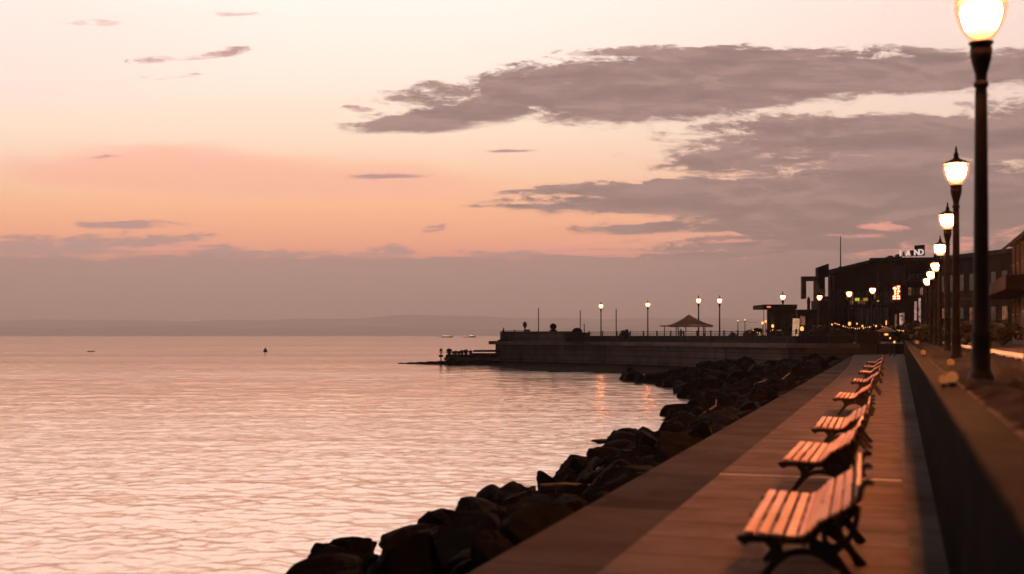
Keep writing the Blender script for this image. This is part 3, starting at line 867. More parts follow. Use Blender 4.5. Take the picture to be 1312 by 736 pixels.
shs = [(941, 150, 1.4, 1.4, 'rounded dark shrub left of the cafe string light poles'), (958, 146, 1.6, 1.6, 'dark shrub under the cafe string lights'),
       (971, 144, 2.0, 1.9, 'round dark shrub left of the amber cafe lights'), (987, 140, 1.5, 1.9, 'dark shrub among the amber cafe lights'),
       (1044, 134, 2.2, 2.1, 'big dark shrub right of the round lit lantern'), (1055, 133, 2.3, 2.3, 'big dark shrub under the lamp by the slim tower'),
       (1068, 132, 2.0, 1.9, 'dark shrub at the foot of the pale pilasters'), (1082, 131, 2.0, 1.7, 'dark shrub under the lamp left of the green sign'),
       (1100, 129, 2.2, 1.7, 'dark shrub under the green and amber signs'), (1113, 130, 2.0, 1.6, 'dark shrub behind the brown masonry block'),
       (1127, 127, 1.6, 2.2, 'dark shrub left of the small lit umbrella'), (1146, 126, 2.4, 1.9, 'dark shrub right of the small lit umbrella'),
       (1158, 125, 2.6, 2.2, 'bushy dark shrub at the end of the dark strip'), (1169, 118, 2.4, 2.4, 'bushy dark shrub left of the seventh street lamp')]
for px, d, w, h, lab in shs:
    tag(shrub(px, d, w, h, ''), lab, 'shrub', 'shrubs on the pier plaza')

# ------------------------------------------------------------------ buildings
def frame_pt(px, d): return at(px, d)
def wallbox(parent, name, a, b, z0, z1, depth, m, bevel=0):
    """box whose front runs from a to b and goes back by depth"""
    t = (b - a).normalized(); nrm = Vector((-t.y, t.x, 0)) * depth
    mb = MB(); mb.prism([(p.x - parent.location.x, p.y - parent.location.y) for p in (a, b, b + nrm, a + nrm)], z0 - parent.location.z, z1 - parent.location.z)
    return mb.build(name, m, parent, bevel=bevel)
def panel(parent, name, a, b, s0, s1, z0, z1, m, proud=.05, th=.1):
    """box on the facade a-b between fractions s0..s1"""
    t = (b - a).normalized(); out_ = Vector((t.y, -t.x, 0))
    p0, p1 = a.lerp(b, s0) + out_ * proud, a.lerp(b, s1) + out_ * proud
    back_ = -out_ * th
    mb = MB(); mb.prism([(p.x - parent.location.x, p.y - parent.location.y) for p in (p0, p1, p1 + back_, p0 + back_)], z0 - parent.location.z, z1 - parent.location.z)
    return mb.build(name, m, parent)

# main hall
dA, dB = 172, 158
A, B = at(1062, dA), at(1214, dB)
hall = empty('waterfront_hall', at(1062, dA, DECK_Z))
def fx(px):      # fraction along the facade for a bearing
    u = (px - 656) / F_PX
    def uu(s):
        q = A.lerp(B, s); return (q.x * CX + q.y * SX) / (-q.x * SX + q.y * CX)
    lo, hi = -.2, 1.2
    for _ in range(40):
        mid = (lo + hi) / 2
        if uu(mid) < u: lo = mid
        else: hi = mid
    return lo
def fd(s):
    q = A.lerp(B, s); return -q.x * SX + q.y * CX
tdir = (B - A).normalized(); nback = Vector((-tdir.y, tdir.x, 0)) * 34
prof = [(1062, 79), (1118, 92.2), (1119, 95), (1150, 95.5), (1180, 95.5), (1214, 96)]
vs = []
for px, h in prof:
    s = fx(px); q = A.lerp(B, s); vs.append((q, hz(h, fd(s))))
mb = MB(); vv, ff = [], []
L0 = hall.location
for q, zt in vs:
    for zz in (DECK_Z, zt):
        vv.append(Vector((q.x, q.y, zz)) - L0); vv.append(Vector((q.x + nback.x, q.y + nback.y, zz + (0 if zz == DECK_Z else 1.0))) - L0)
for i in range(len(vs) - 1):
    a = 4 * i; b = a + 4
    ff += [(a, b, b + 2, a + 2), (a + 2, b + 2, b + 3, a + 3), (a + 1, a + 3, b + 3, b + 1), (a, a + 1, b + 1, b)]
ff += [(0, 2, 3, 1), (4 * (len(vs) - 1), 4 * (len(vs) - 1) + 1, 4 * (len(vs) - 1) + 3, 4 * (len(vs) - 1) + 2)]
mb.quadset(vv, ff); mb.build('wall', M['facade'], hall)
# roof edge
mb = MB(); vv, ff = [], []
outn = Vector((tdir.y, -tdir.x, 0)) * .9
for q, zt in vs:
    for (o3, dz) in ((outn, .0), (outn, .42), (nback * .02, .42), (nback * .02, .0)):
        vv.append(Vector((q.x + o3.x, q.y + o3.y, zt + dz + .01)) - L0)
for i in range(len(vs) - 1):
    a = 4 * i; b = a + 4
    for k in range(4): ff.append((a + k, b + k, b + (k + 1) % 4, a + (k + 1) % 4))
ff += [(0, 1, 2, 3), tuple(4 * (len(vs) - 1) + k for k in (3, 2, 1, 0))]
mb.quadset(vv, ff); mb.build('roof', M['roof'], hall)
for px, w in ((1065, 1.6), (1069, 1.2)):
    panel(hall, 'pilaster', A, B, fx(px - w), fx(px + w), DECK_Z, hz(76, dA), M['pale'], .5 if px < 1067 else .3, .5)
panel(hall, 'cladding', A, B, fx(1072), fx(1082), DECK_Z, hz(60, 169), M['facade2'], .12, .1)
# glazed bays: frames and mullions
for i, px in enumerate(range(1084, 1140, 8)):
    panel(hall, 'glazing', A, B, fx(px), fx(px + 7), DECK_Z + .2, hz(36, 165), M['glass'], .08, .06)
    panel(hall, 'mullion', A, B, fx(px + 7.05), fx(px + 7.5), DECK_Z, hz(58, 165), M['dark'], .22, .2)
panel(hall, 'fascia', A, B, fx(1083), fx(1142), hz(38, 165), hz(39.5, 165), M['facade2'], .35, .3)
panel(hall, 'fascia', A, B, fx(1083), fx(1142), hz(58, 165), hz(59.2, 165), M['facade2'], .35, .3)
panel(hall, 'fascia', A, B, fx(1144), fx(1190), hz(70, 160), hz(71.2, 160), M['facade2'], .3, .28)
panel(hall, 'fascia', A, B, fx(1144), fx(1190), hz(82, 160), hz(83, 160), M['facade2'], .3, .28)
panel(hall, 'downpipe', A, B, fx(1126), fx(1126.6), DECK_Z, hz(93, 165), M['pale'], .3, .12)
panel(hall, 'downpipe', A, B, fx(1145), fx(1145.5), hz(60, 162), hz(90, 162), M['pale'], .32, .12)
panel(hall, 'wall_panel', A, B, fx(1144), fx(1162), hz(64, 162), hz(90, 162), M['facade2'], .14, .1)
# lit openings
for (x0, x1, h0, h1, m) in ((1147, 1149.5, -1, 28, 'winwarm'), (1153, 1157, 2, 29, 'winlit'), (1157.8, 1159, 2, 30, 'winwarm'), (1161.5, 1165, 5, 13, 'winlit'),
                            (1172, 1175, 2, 44, 'winlit'), (1177.5, 1180, 4, 48, 'winlit'), (1168, 1170, 2, 8, 'winwarm')):
    dd = 160
    panel(hall, 'lit_window', A, B, fx(x0), fx(x1), hz(h0, dd), hz(h1, dd), M[m], .12, .08)
for px, w, h_ in ((1092, 4, 4), (1131, 5, 3.2), (1141, 2.5, 5), (1192, 5, 6), (1203, 3, 4)):
    s_ = fx(px); q = A.lerp(B, s_) + nback * .06; ds_ = fd(s_); bz = hz((95.5 if px > 1119 else 79 + (px - 1062) * .235), ds_) + .3
    mbx = MB(); sz = w * ds_ / F_PX; hh = h_ * ds_ / F_PX
    mbx.box((q.x - L0.x, q.y - L0.y, bz - L0.z + hh / 2), (sz, 1.4, hh), rz=math.atan2(tdir.y, tdir.x)); mbx.box((q.x - L0.x, q.y - L0.y, bz - L0.z + hh + .08), (sz * .5, .9, .16), rz=math.atan2(tdir.y, tdir.x))
    mbx.build('roof_unit', M['dark'], hall)
rh = random.Random(4)
for row, (h0, h1) in enumerate(((40.5, 46), (47.5, 56))):
    for k, px in enumerate(range(1084, 1142, 5)):
        panel(hall, 'window', A, B, fx(px + .3), fx(px + 4.4), hz(h0, 165), hz(h1, 165), M['glass'] if rh.random() > .2 else M['winwarm'], .07, .06)
for k, px in enumerate(range(1164, 1192, 5)):
    panel(hall, 'window', A, B, fx(px), fx(px + 3.6), hz(73, 160), hz(80, 160), M['glass'], .07, .06)
    panel(hall, 'window', A, B, fx(px), fx(px + 3.6), hz(52, 160), hz(62, 160), M['glass'] if k % 3 else M['winwarm'], .07, .06)
tag(hall, 'large dark waterfront hall with a sloping roofline and lit entrance strips', 'building')

def text_obj(txt, size, m, loc, rz, parent, name='letters'):
    cu = bpy.data.curves.new(name, 'FONT'); cu.body = txt; cu.size = size; cu.extrude = .06; cu.align_x = 'CENTER'; cu.offset = size * .03
    cu.materials.append(m)
    tmp = bpy.data.objects.new(name, cu); me = bpy.data.meshes.new_from_object(tmp); bpy.data.objects.remove(tmp)
    me.name = name; o = bpy.data.objects.new(name, me); C.objects.link(o); o.parent = parent
    o.location = loc; o.rotation_euler = (math.pi / 2, 0, rz)
    return o
ang = math.atan2(tdir.y, tdir.x)
# roof sign
s = fx(1168); q = A.lerp(B, s); ds = fd(s)
sg = empty('roof_sign', Vector((q.x, q.y, hz(97.5, ds) + .45)), ang)
mb = MB()
for x in (-1.75, -1.1, -.2, .6, 1.5): mb.box((x, .15, .15), (.06, .06, .5))
mb.box((0, .15, .06), (3.8, .06, .06)); mb.build('sign_frame', M['dark'], sg)
mb = MB(); mb.box((1.05, .25, .72), (1.45, .2, 1.45)); mb.box((-.1, .25, .4), (.5, .12, .8)); mb.build('backboard', M['facade'], sg)
for txt, x, sz in (('I', -1.75, 1.15), ('E', -1.2, .8), ('A', -.55, 1.0), ('N', .75, 1.1), ('D', 1.38, 1.1)):
    text_obj(txt, sz, M['signw'] if txt != 'E' else M['dark'], (x, 0.05, .10), 0, sg, 'letter')
tag(sg, 'white lit letters on the roof edge of the waterfront hall', 'sign')
# red bulb sign
s = fx(1151.5); q = A.lerp(B, s) + Vector((tdir.y, -tdir.x, 0)) * .6; ds = fd(s)
sg = empty('bulb_sign', Vector((q.x, q.y, hz(45, ds))), ang)
mb = MB(); mb.box((0, .12, 1.05), (1.25, .08, 2.25)); mb.build('backboard', M['dark'], sg)
mb = MB()
import itertools
colL = [(-.22, .12), (-.42, .12), (-.42, .42), (-.22, .40), (-.18, .72), (-.18, 1.02), (-.22, 1.3), (-.22, 1.62), (-.40, 1.55), (-.05, 1.5)]
colR = [(.18, .12), (.42, .12), (.40, .42), (.18, .45), (.22, .78), (.42, 1.1), (.22, 1.1), (.32, 1.45), (.22, 1.75), (.42, 1.75)]
for x, z in colL + colR:
    mb.lathe([(max(.01, .115 * math.sin(a)), .115 - .115 * math.cos(a)) for a in [math.pi * k / 6 for k in range(7)]], c=(x, 0, z), seg=10)
mb.build('bulbs', M['neon'], sg)
tag(sg, 'upright sign of glowing red and white bulbs in two columns on the hall', 'sign')
for px, m, w, h, lab in ((1101, 'signg', 3.6, 3.0, 'small yellow green lit sign on the hall front'), (1111.5, 'signa', 3.8, 3.2, 'small amber lit sign on the hall front'), (1127.5, 'signg', 1.8, 1.0, 'tiny yellow lit sign right of the amber one')):
    s = fx(px); q = A.lerp(B, s) + Vector((tdir.y, -tdir.x, 0)) * .5; ds = fd(s)
    sg = empty('lit_sign', Vector((q.x, q.y, hz(46 - h / 2 - (2 if h < 2 else 0), ds))), ang)
    mb = MB(); mb.box((0, .06, h * ds / F_PX / 2), (w * 2 * ds / F_PX + .1, .08, h * 2 * ds / F_PX / 1.4 + .1)); mb.build('sign_case', M['dark'], sg)
    mb = MB(); mb.box((0, -.02, h * ds / F_PX / 2), (w * 1.7 * ds / F_PX, .06, h * 1.2 * ds / F_PX)); mb.build('sign_face', M[m], sg)
    tag(sg, lab, 'sign')
# flagpole on the roof
s = fx(1073.5); q = A.lerp(B, s)
t = empty('roof_mast', Vector((q.x, q.y, hz(81, 171))) + nback * .02 + Vector((0, 0, .3)))
H = (124 - 81) / F_PX * 171
mb = MB(); mb.lathe([(.3, 0), (.3, .5), (.09, .6), (.06, H), (.02, H + .1)], seg=10); mb.build('mast', M['dark'], t)
tag(t, 'tall thin mast on the left corner of the hall roof', 'mast')

# slim tower with a hook shaped frame
d = 168
a, b = at(1047.5, d), at(1062, d)
tw = empty('slim_tower', at(1047.5, d, DECK_Z))
def tz(h): return hz(h, d)
wallbox(tw, 'shaft', at(1048.5, d), at(1061, d), DECK_Z, tz(45), 4, M['facade'])
mb = MB()
qa, qb = a - tw.location, b - tw.location
tt = (b - a).normalized(); nn = Vector((-tt.y, tt.x, 0)) * 1.2
vv = []
for q, z in ((a, tz(75)), (b, tz(75)), (b, tz(92)), (a, tz(87))):
    for k in (0, 1):
        vv.append(Vector((q.x, q.y, z)) + nn * k - tw.location)
mb.quadset(vv, [(0, 2, 4, 6), (1, 7, 5, 3), (0, 1, 3, 2), (2, 3, 5, 4), (4, 5, 7, 6), (6, 7, 1, 0)]); mb.build('slanted_top', M['facade'], tw)
wallbox(tw, 'middle_stage', at(1049, d), at(1057, d), tz(45), tz(75), 3, M['facade'])
wallbox(tw, 'balcony', at(1046.5, d - .3), at(1062, d - .3), tz(45.2), tz(50), .6, M['facade2'])
panel(tw, 'lit_window', at(1048.5, d), at(1061, d), .1, .7, tz(53), tz(60), pbr('pale_blind', (.3, .26, .25), None, .8, 2, 0, 4), .1, .1)
mb = MB()
def hb(x0, x1, h0, h1):
    aa, bb = at(x0, d + .8), at(x1, d + .8); t_ = (bb - aa).normalized(); n_ = Vector((-t_.y, t_.x, 0)) * .7
    mb.prism([(p.x - tw.location.x, p.y - tw.location.y) for p in (aa, bb, bb + n_, aa + n_)], tz(h0) - DECK_Z, tz(h1) - DECK_Z)
hb(1027.5, 1049, 70, 76); hb(1027.5, 1033, 47, 69.98)
mb.build('hook_frame', M['pale'], tw)
tag(tw, 'slim dark tower with slanted top and a hook shaped frame hanging out left', 'tower')
t = empty('timber_post', at(1036, 160, DECK_Z)); mb = MB(); mb.lathe([(.22, 0), (.2, 5.2), (.26, 5.3), (.2, 5.8), (.05, 6.1)], seg=10); mb.build('shaft', M['dark'], t)
tag(t, 'dark thick post under the end of the hook shaped frame', 'post')

# flat roofed pavilion
d = 150
pv = empty('flat_pavilion', at(993, d, DECK_Z))
wallbox(pv, 'wall', at(993.5, d), at(1020, d), DECK_Z, hz(34, d), 5, M['facade'])
wallbox(pv, 'roof', at(978, d - .6), at(1021.5, d - .6), hz(34.05, d), hz(39.5, d), 6.5, M['facade'], .04)
t_ = MB(); pq = at(985.8, d) - pv.location; t_.box((pq.x, pq.y, (hz(34, d) - DECK_Z) / 2), (.25, .25, hz(34, d) - DECK_Z)); t_.build('post', M['dark'], pv)
t_ = MB(); pq = at(978.6, d - .3) - pv.location; t_.box((pq.x, pq.y, (hz(34, d) - DECK_Z) / 2), (.07, .07, hz(34, d) - DECK_Z)); t_.build('post', M['dark'], pv)
panel(pv, 'roof_light', at(978, d - .6), at(1021.5, d - .6), .10, .22, hz(35.2, d), hz(37.4, d), glow('red_roof_light', (1, .2, .12), .9), .06, .05)
panel(pv, 'lit_counter', at(993.5, d), at(1020, d), .05, .28, hz(5.5, d), hz(7.5, d), M['winwarm'], .06, .05)
panel(pv, 'window', at(993.5, d), at(1020, d), .3, .6, hz(8, d), hz(26, d), M['glass'], .04, .05)
panel(pv, 'window', at(993.5, d), at(1020, d), .64, .94, hz(8, d), hz(26, d), M['glass'], .04, .05)
tag(pv, 'flat roofed dark pavilion on a thin post left of the tower', 'pavilion')
lo_ = empty('low_annexe', at(1022, 156, DECK_Z))
wallbox(lo_, 'wall', at(1022, 156), at(1047, 156), DECK_Z, hz(30.5, 156), 6, M['facade2'])
wallbox(lo_, 'roof', at(1020.8, 155.6), at(1048, 155.6), hz(30.6, 156), hz(33, 156), 7, M['roof'])
panel(lo_, 'window', at(1022, 156), at(1047, 156), .12, .38, hz(13, 156), hz(25, 156), M['winwarm'], .05, .05)
panel(lo_, 'window', at(1022, 156), at(1047, 156), .55, .85, hz(13, 156), hz(25, 156), M['glass'], .05, .05)
tag(lo_, 'low brown annexe between the pavilion and the slim tower', 'building')

# dark block right of the hall
d = 132
bl = empty('dark_block', at(1198, d, UP_Z))
wallbox(bl, 'wall', at(1200, d), at(1300, d - 14), UP_Z - .3, hz(95, d), 20, M['facade'])
wallbox(bl, 'roof', at(1199, d - .5), at(1301, d - 14.5), hz(95.05, d), hz(100, d), 21, M['roof'])
aa, bb = at(1200, d), at(1300, d - 14)
for k in range(7):
    s0 = .05 + k * .135
    f_ = panel(bl, 'window', aa, bb, s0, s0 + .06, hz(55, d), hz(75, d), M['glass'], .05, .06)
    f_ = panel(bl, 'window', aa, bb, s0, s0 + .06, hz(8, d), hz(34, d), M['glass'] if k % 3 else M['winwarm'], .05, .06)
panel(bl, 'band', aa, bb, 0, 1, hz(43, d), hz(46, d), M['facade2'], .15, .14)
tag(bl, 'plain dark flat roofed block behind the row of promenade lamps', 'building')

# gabled building at the right edge: long side faces the promenade, gable end faces the camera
gb = empty('gabled_building', Vector((7.6, 66, UP_Z)))
zE = hz(119, 75) - UP_Z          # eave height over the ground
W_, L_ = 9.0, 17.0
ridge = zE + 3.9
mb = MB()
v8 = [(0, 0, -.3), (W_, 0, -.3), (W_, L_, -.3), (0, L_, -.3), (0, 0, zE), (W_, 0, zE), (W_, L_, zE), (0, L_, zE), (W_ / 2, 0, ridge), (W_ / 2, L_, ridge)]
mb.quadset(v8, [(0, 1, 5, 8, 4), (2, 3, 7, 9, 6), (3, 0, 4, 7), (1, 2, 6, 5), (0, 3, 2, 1), (4, 8, 9, 7), (5, 6, 9, 8)])
mb.build('wall', M['render'], gb)
mb = MB()
sl = math.atan2(ridge - zE, W_ / 2); ln = math.hypot(ridge - zE, W_ / 2) + .9
for sgn in (-1, 1):
    cx = W_ / 2 + sgn * (W_ / 4 + .3 * math.cos(sl)); cz = (zE + ridge) / 2 + .14 - .3 * math.sin(sl) + .05
    mb.box((cx, L_ / 2, cz), (ln, L_ + 1.3, .16), ry=sgn * sl)
rf = mb.build('roof', M['roof'], gb)
mb = MB(); mb.box((W_ / 4, L_ * .8, zE + 2.6), (.8, .8, 2.6)); ch = mb.build('chimney', M['facade2'], rf)
mb = MB(); mb.box((-.06, L_ / 2, zE - .05), (.14, L_ + 1.2, .16)); mb.build('gutter', M['pale'], gb)
# windows on the promenade side (x = 0 plane)
for k in range(6):
    y = 1.0 + k * 2.65
    for (z0, h_) in ((zE - 2.5, 2.1), (zE - 5.55, 1.9)):
        lit = (k + int(z0)) % 3 == 0
        mb = MB(); mb.box((-.05, y + .6, z0 + h_ / 2), (.10, 1.25, h_)); wn = mb.build('window', M['winwarm'] if lit else M['glass'], gb)
        mb = MB()
        for yy in (-.66, 0, .66): mb.box((-.12, y + .6 + yy, z0 + h_ / 2), (.06, .08, h_ + .1))
        for zz in (0, h_ * .5, h_): mb.box((-.13, y + .6, z0 + zz), (.06, 1.4, .08))
        mb.build('frame', M['pale'], wn)
mb = MB(); mb.box((-.9, L_ / 2, zE - 3.15), (2.0, L_ + .6, .75)); mb.box((W_ / 2, -.45, zE - 3.15), (W_, .9, .75)); mb.build('awning', pbr('dark_awning', (.012, .011, .011), None, .9, 2, .1, 10, spec=.1), gb, bevel=.05)
mb = MB(); mb.box((-.08, .0, zE / 2), (.16, .16, zE)); mb.build('corner_board', M['pale'], gb)
mb = MB(); mb.box((2.6, -.04, zE - 4.6), (3.2, .08, 2.6)); mb.build('shop_front', M['glass'], gb)
mb = MB(); mb.tube([(.05, -.12, zE - 6.6), (.05, -.12, zE - .3)], .05); mb.build('downpipe', M['pale'], gb)
tag(gb, 'grey two storey building with a steep gable roof and tall windows at the right edge', 'building')

# ------------------------------------------------------------------ small things on the plaza and street
def lantern(px, h, d, r, lab, z=DECK_Z, m='amber_hot'):
    t = empty('lantern', at(px, d, z)); H = hz(h, d) - z
    mb = MB(); mb.lathe([(.09, 0), (.05, .08), (.035, max(H - r, .1))], seg=8); mb.build('post', M['dark'], t)
    mb = MB(); mb.lathe([(max(.01, r * .8 * math.sin(a)), H - r * math.cos(a)) for a in [math.pi * k / 8 for k in range(9)]], seg=12); mb.build('lamp_globe', M[m], t)
    tag(t, lab, 'lantern', 'small amber lanterns on the plaza')
for a_ in ((1027.5, 8.5, 132, .26, 'round bright amber lantern left of the big dark shrubs'), (1088.5, 15, 127, .2, 'bright amber lantern below the lamp left of the green sign'),
           (1098, 15, 128, .10, 'faint amber lantern right of the brightest one under the green sign'), (1105, 12, 127, .12, 'faint amber lantern below the amber sign'), (1122.5, 12, 125, .11, 'small amber lantern above the far end of the walkway'),
           (1146, -8.5, 105, .11, 'low small amber lantern at the end of the dark strip'), (1140.5, -3.5, 110, .09, 'low faint amber lantern under the lit umbrella'),
           (977, 16, 138, .18, 'amber cafe lantern beside the round shrub'), (981, 18, 139, .16, 'amber cafe lantern just above its neighbour'), (990, 12, 138, .2, 'amber cafe lantern under the pavilion roof edge'),
           (1066, 14, 130, .10, 'faint amber lantern at the foot of the pilasters')):
    lantern(*a_, z=(DECK_Z if a_[1] > 0 else 0.0))
for px, h, lab in ((945.5, 18, 'left pole of the pair carrying cafe string lights'), (954.5, 19, 'right pole of the pair carrying cafe string lights')):
    t = empty('light_pole', at(px, 140, DECK_Z)); H = hz(h, 140) - DECK_Z
    mb = MB(); mb.lathe([(.06, 0), (.045, H)], seg=8); mb.build('post', M['dark'], t)
    mb = MB(); mb.lathe([(max(.01, .09 * math.sin(a)), H + .09 - .09 * math.cos(a)) for a in [math.pi * k / 6 for k in range(7)]], seg=10); mb.build('bulb', glow('cafe_bulb', (1, .6, .35), 1.2), t)
    tag(t, lab, 'light pole')
t = empty('string_lights', at(945.5, 140, hz(18, 140)))
mb = MB(); pts = []
pa, pb, pc = at(945.5, 140, hz(17.5, 140)), at(954.5, 140, hz(18.5, 140)), at(970, 142, hz(17, 142))
for (a1, b1) in ((pa, pb), (pb, pc)):
    for k in range(7):
        q = a1.lerp(b1, k / 6); q.z -= .12 * (1 - (k / 3 - 1) ** 2); pts.append(q - t.location)
mb.tube(pts, .015, 5); mb.build('cable', M['dark'], t)
tag(t, 'sagging cable of cafe string lights between the two thin poles', 'string lights')
rf_ = random.Random(9)
for k, (x0, x1, h, d, lab) in enumerate(((1128, 1192, 14, 124, 'long festoon of small warm bulbs in front of the lit hall entrance'), (1070, 1122, 17, 130, 'festoon of small warm bulbs over the shrubs under the green sign'),
                               (1196, 1212, 4, 100, 'short row of amber bulbs low behind the promenade lamp poles'), (962, 990, 10, 137, 'low festoon of warm bulbs among the cafe shrubs'))):
    a1, b1 = at(x0, d, hz(h, d)), at(x1, d, hz(h - 2, d)); t = empty('festoon', a1)
    pts = []; nb = int((x1 - x0) / 2.6)
    mbb = MB()
    for i in range(nb + 1):
        q = a1.lerp(b1, i / nb); q.z -= .5 * (1 - (2 * i / nb - 1) ** 2) + rf_.uniform(0, .05); q -= a1; pts.append(q)
        if rf_.random() < .75:
            r = rf_.uniform(.03, .075); mbb.lathe([(max(.005, r * math.sin(a)), -.02 - r - r * math.cos(a)) for a in [math.pi * j / 5 for j in range(6)]], c=tuple(q), seg=8)
    mb = MB(); mb.tube(pts, .012, 5); mb.build('cable', M['dark'], t); mbb.build('bulbs', M['amber_hot'], t)
    for e, q in ((0, pts[0]), (1, pts[-1])):
        mb = MB(); zb = (DECK_Z if d > 105 else UP_Z) - a1.z; mb.box((q.x, q.y, (q.z + zb) / 2), (.06, .06, q.z - zb)); mb.build('post', M['dark'], t)
    tag(t, lab, 'festoon')
# lit menu board
t = empty('menu_board', at(1019.5, 131, DECK_Z), .12)
H = hz(22, 131) - DECK_Z
mb = MB(); mb.box((0, .06, H / 2 + .1), (.84, .06, H - .1), ry=R_(3)); mb.build('board_frame', M['dark'], t)
mb = MB(); mb.box((0, 0, H / 2 + .15), (.74, .05, H - .35), ry=R_(3)); fb_ = mb.build('board_face', M['boardlit'], t)
mb = MB(); mb.box((.05, -.035, H / 2 - .1), (.2, .02, .6), ry=R_(3)); mb.build('picture', M['dark'], t)
tag(t, 'tall cream lit advertising board leaning slightly on the plaza', 'board')
# lit umbrella
t = empty('small_umbrella', at(1135.5, 121, DECK_Z * 0))
zb = hz(6, 121)
mb = MB(); mb.tube([(0, 0, 0), (0, 0, zb + .9)], .035); mb.build('pole', M['dark'], t)
mb = MB(); mb.lathe([(.95, zb - .12), (.93, zb), (.45, zb + .22), (.04, zb + .45)], seg=8, smooth=False); mb.build('canopy', M['fabric'], t)
mb = MB(); mb.lathe([(max(.01, .22 * math.sin(a)), zb - .38 - .1 * math.cos(a)) for a in [math.pi * k / 6 for k in range(7)]], seg=12); mb.build('lamp_globe', M['amber_hot'], t)
mb = MB(); mb.lathe([(max(.01, .06 * math.sin(a)), zb + .8 - .28 * math.cos(a)) for a in [math.pi * k / 6 for k in range(7)]], seg=8); mb.build('finial', M['amber_hot'], t)
tag(t, 'small round umbrella lit from beneath at the far end of the walkway', 'umbrella')
# ticket post at the right edge
t = empty('ticket_post', at(1325, 15, UP_Z - .02), .3)
mb = MB(); mb.box((0, 0, .33), (.2, .2, .66)); mb.build('column', M['dark'], t, bevel=.015)
mb = MB(); mb.box((0, 0, .76), (.27, .22, .2)); mb.build('head', M['dark'], t, bevel=.02)
tag(t, 'dark square post cut by the right edge of the picture', 'post')
# street railing beyond the kerb, in front of the gabled building
t = empty('street_railing', Vector((5.2, 44, UP_Z)))
mb = MB()
for z in (.3, .95): mb.box((3.0, 0, z), (7.0, .05, .05))
mb.build('rail', M['dark'], t)
for k in range(6):
    mb = MB(); mb.box((-.4 + k * 1.36, 0, .5), (.08, .08, 1.0)); mb.build('post', M['dark'], t)
tag(t, 'low dark metal street railing in front of the gabled building', 'railing')
# parked hedge/planter masses behind lamps
for px, d, w, h, lab in ((1197, 70, 3.0, 1.3, 'low dark shrub between the lamp poles on the upper promenade'), (1235, 60, 3.4, 1.6, 'low dark shrub behind the second street lamp pole'),
                         (1180, 88, 3.0, 1.5, 'low dark shrub at the far end of the retaining wall'), (1285, 58, 2.6, 1.4, 'low dark shrub in front of the gabled building'), (1215, 95, 4.5, 2.2, 'wide dark shrub under the plain dark block')):
    tag(shrub(px, d, w, h, '', z=UP_Z - .02, n=700), lab, 'shrub', 'shrubs on the upper promenade')

# ------------------------------------------------------------------ people
def person(p, rz, label, h=1.72, top=(.05, .045, .05)):
    me = bpy.data.meshes.new('person'); s = h / 1.72
    V = {'pel': (0, 0, .93), 'bel': (0, 0, 1.10), 'chest': (0, .01, 1.30), 'neck': (0, 0, 1.46), 'head': (0, -.02, 1.56), 'crown': (0, -.01, 1.68),
         'lh': (-.10, 0, .88), 'lk': (-.11, -.03, .48), 'la': (-.12, .02, .09), 'lt': (-.13, -.13, .04),
         'rh': (.10, 0, .88), 'rk': (.11, -.02, .48), 'ra': (.12, .02, .09), 'rt': (.13, -.13, .04),
         'ls': (-.18, 0, 1.38), 'le': (-.25, .03, 1.12), 'lw': (-.22, -.14, .92), 'lf': (-.21, -.19, .86),
         'rs': (.18, 0, 1.38), 're': (.25, .03, 1.12), 'rw': (.22, -.14, .92), 'rf': (.21, -.19, .86)}
    E = [('pel', 'bel'), ('bel', 'chest'), ('chest', 'neck'), ('neck', 'head'), ('head', 'crown'), ('pel', 'lh'), ('lh', 'lk'), ('lk', 'la'), ('la', 'lt'), ('pel', 'rh'), ('rh', 'rk'), ('rk', 'ra'), ('ra', 'rt'),
         ('chest', 'ls'), ('ls', 'le'), ('le', 'lw'), ('lw', 'lf'), ('chest', 'rs'), ('rs', 're'), ('re', 'rw'), ('rw', 'rf')]
    Rr = {'pel': .14, 'bel': .13, 'chest': .15, 'neck': .055, 'head': .088, 'crown': .06, 'lh': .09, 'rh': .09, 'lk': .06, 'rk': .06, 'la': .04, 'ra': .04, 'lt': .035, 'rt': .035,
          'ls': .065, 'rs': .065, 'le': .045, 're': .045, 'lw': .03, 'rw': .03, 'lf': .03, 'rf': .03}
    ks = list(V); me.from_pydata([tuple(c * s for c in V[k]) for k in ks], [(ks.index(a), ks.index(b)) for a, b in E], [])
    o = bpy.data.objects.new('person', me); C.objects.link(o)
    sm = o.modifiers.new('skin', 'SKIN'); sm.use_smooth_shade = True
    sk = me.skin_vertices[0].data if me.skin_vertices else None
    if sk is None:
        bm = bmesh.new(); bm.from_mesh(me); bm.verts.layers.skin.verify(); bm.to_mesh(me); bm.free(); sk = me.skin_vertices[0].data
    for i, k in enumerate(ks):
        sk[i].radius = (Rr[k] * s, Rr[k] * s * (.75 if k in ('pel', 'bel', 'chest') else 1)); sk[i].use_root = (k == 'pel')
    su = o.modifiers.new('sub', 'SUBSURF'); su.levels = su.render_levels = 1
    me.materials.append(M['cloth']); o.location = p; o.rotation_euler = (0, 0, rz)
    mb = MB(); mb.lathe([(max(.01, .098 * s * math.sin(a)), (1.60 - .11 * math.cos(a)) * s) for a in [math.pi * (.38 + .62 * k / 8) for k in range(9)]], c=(0, 0, 0), seg=14)
    mb.build('hair', M['hair'], o)
    mb = MB(); mb.lathe([(max(.01, .085 * s * math.sin(a)), (1.565 - .10 * math.cos(a)) * s) for a in [math.pi * k / 10 for k in range(11)]], c=(0, -.022, 0), seg=14)
    mb.box((0, -.115 * s, 1.56 * s), (.02, .03, .035)); mb.build('face', M['skin'], o)
    tag(o, label, 'person')
person(at(645, 167.6, DECK_Z + .25), 2.4, 'person in dark clothes standing at the extreme sea end of the pier')
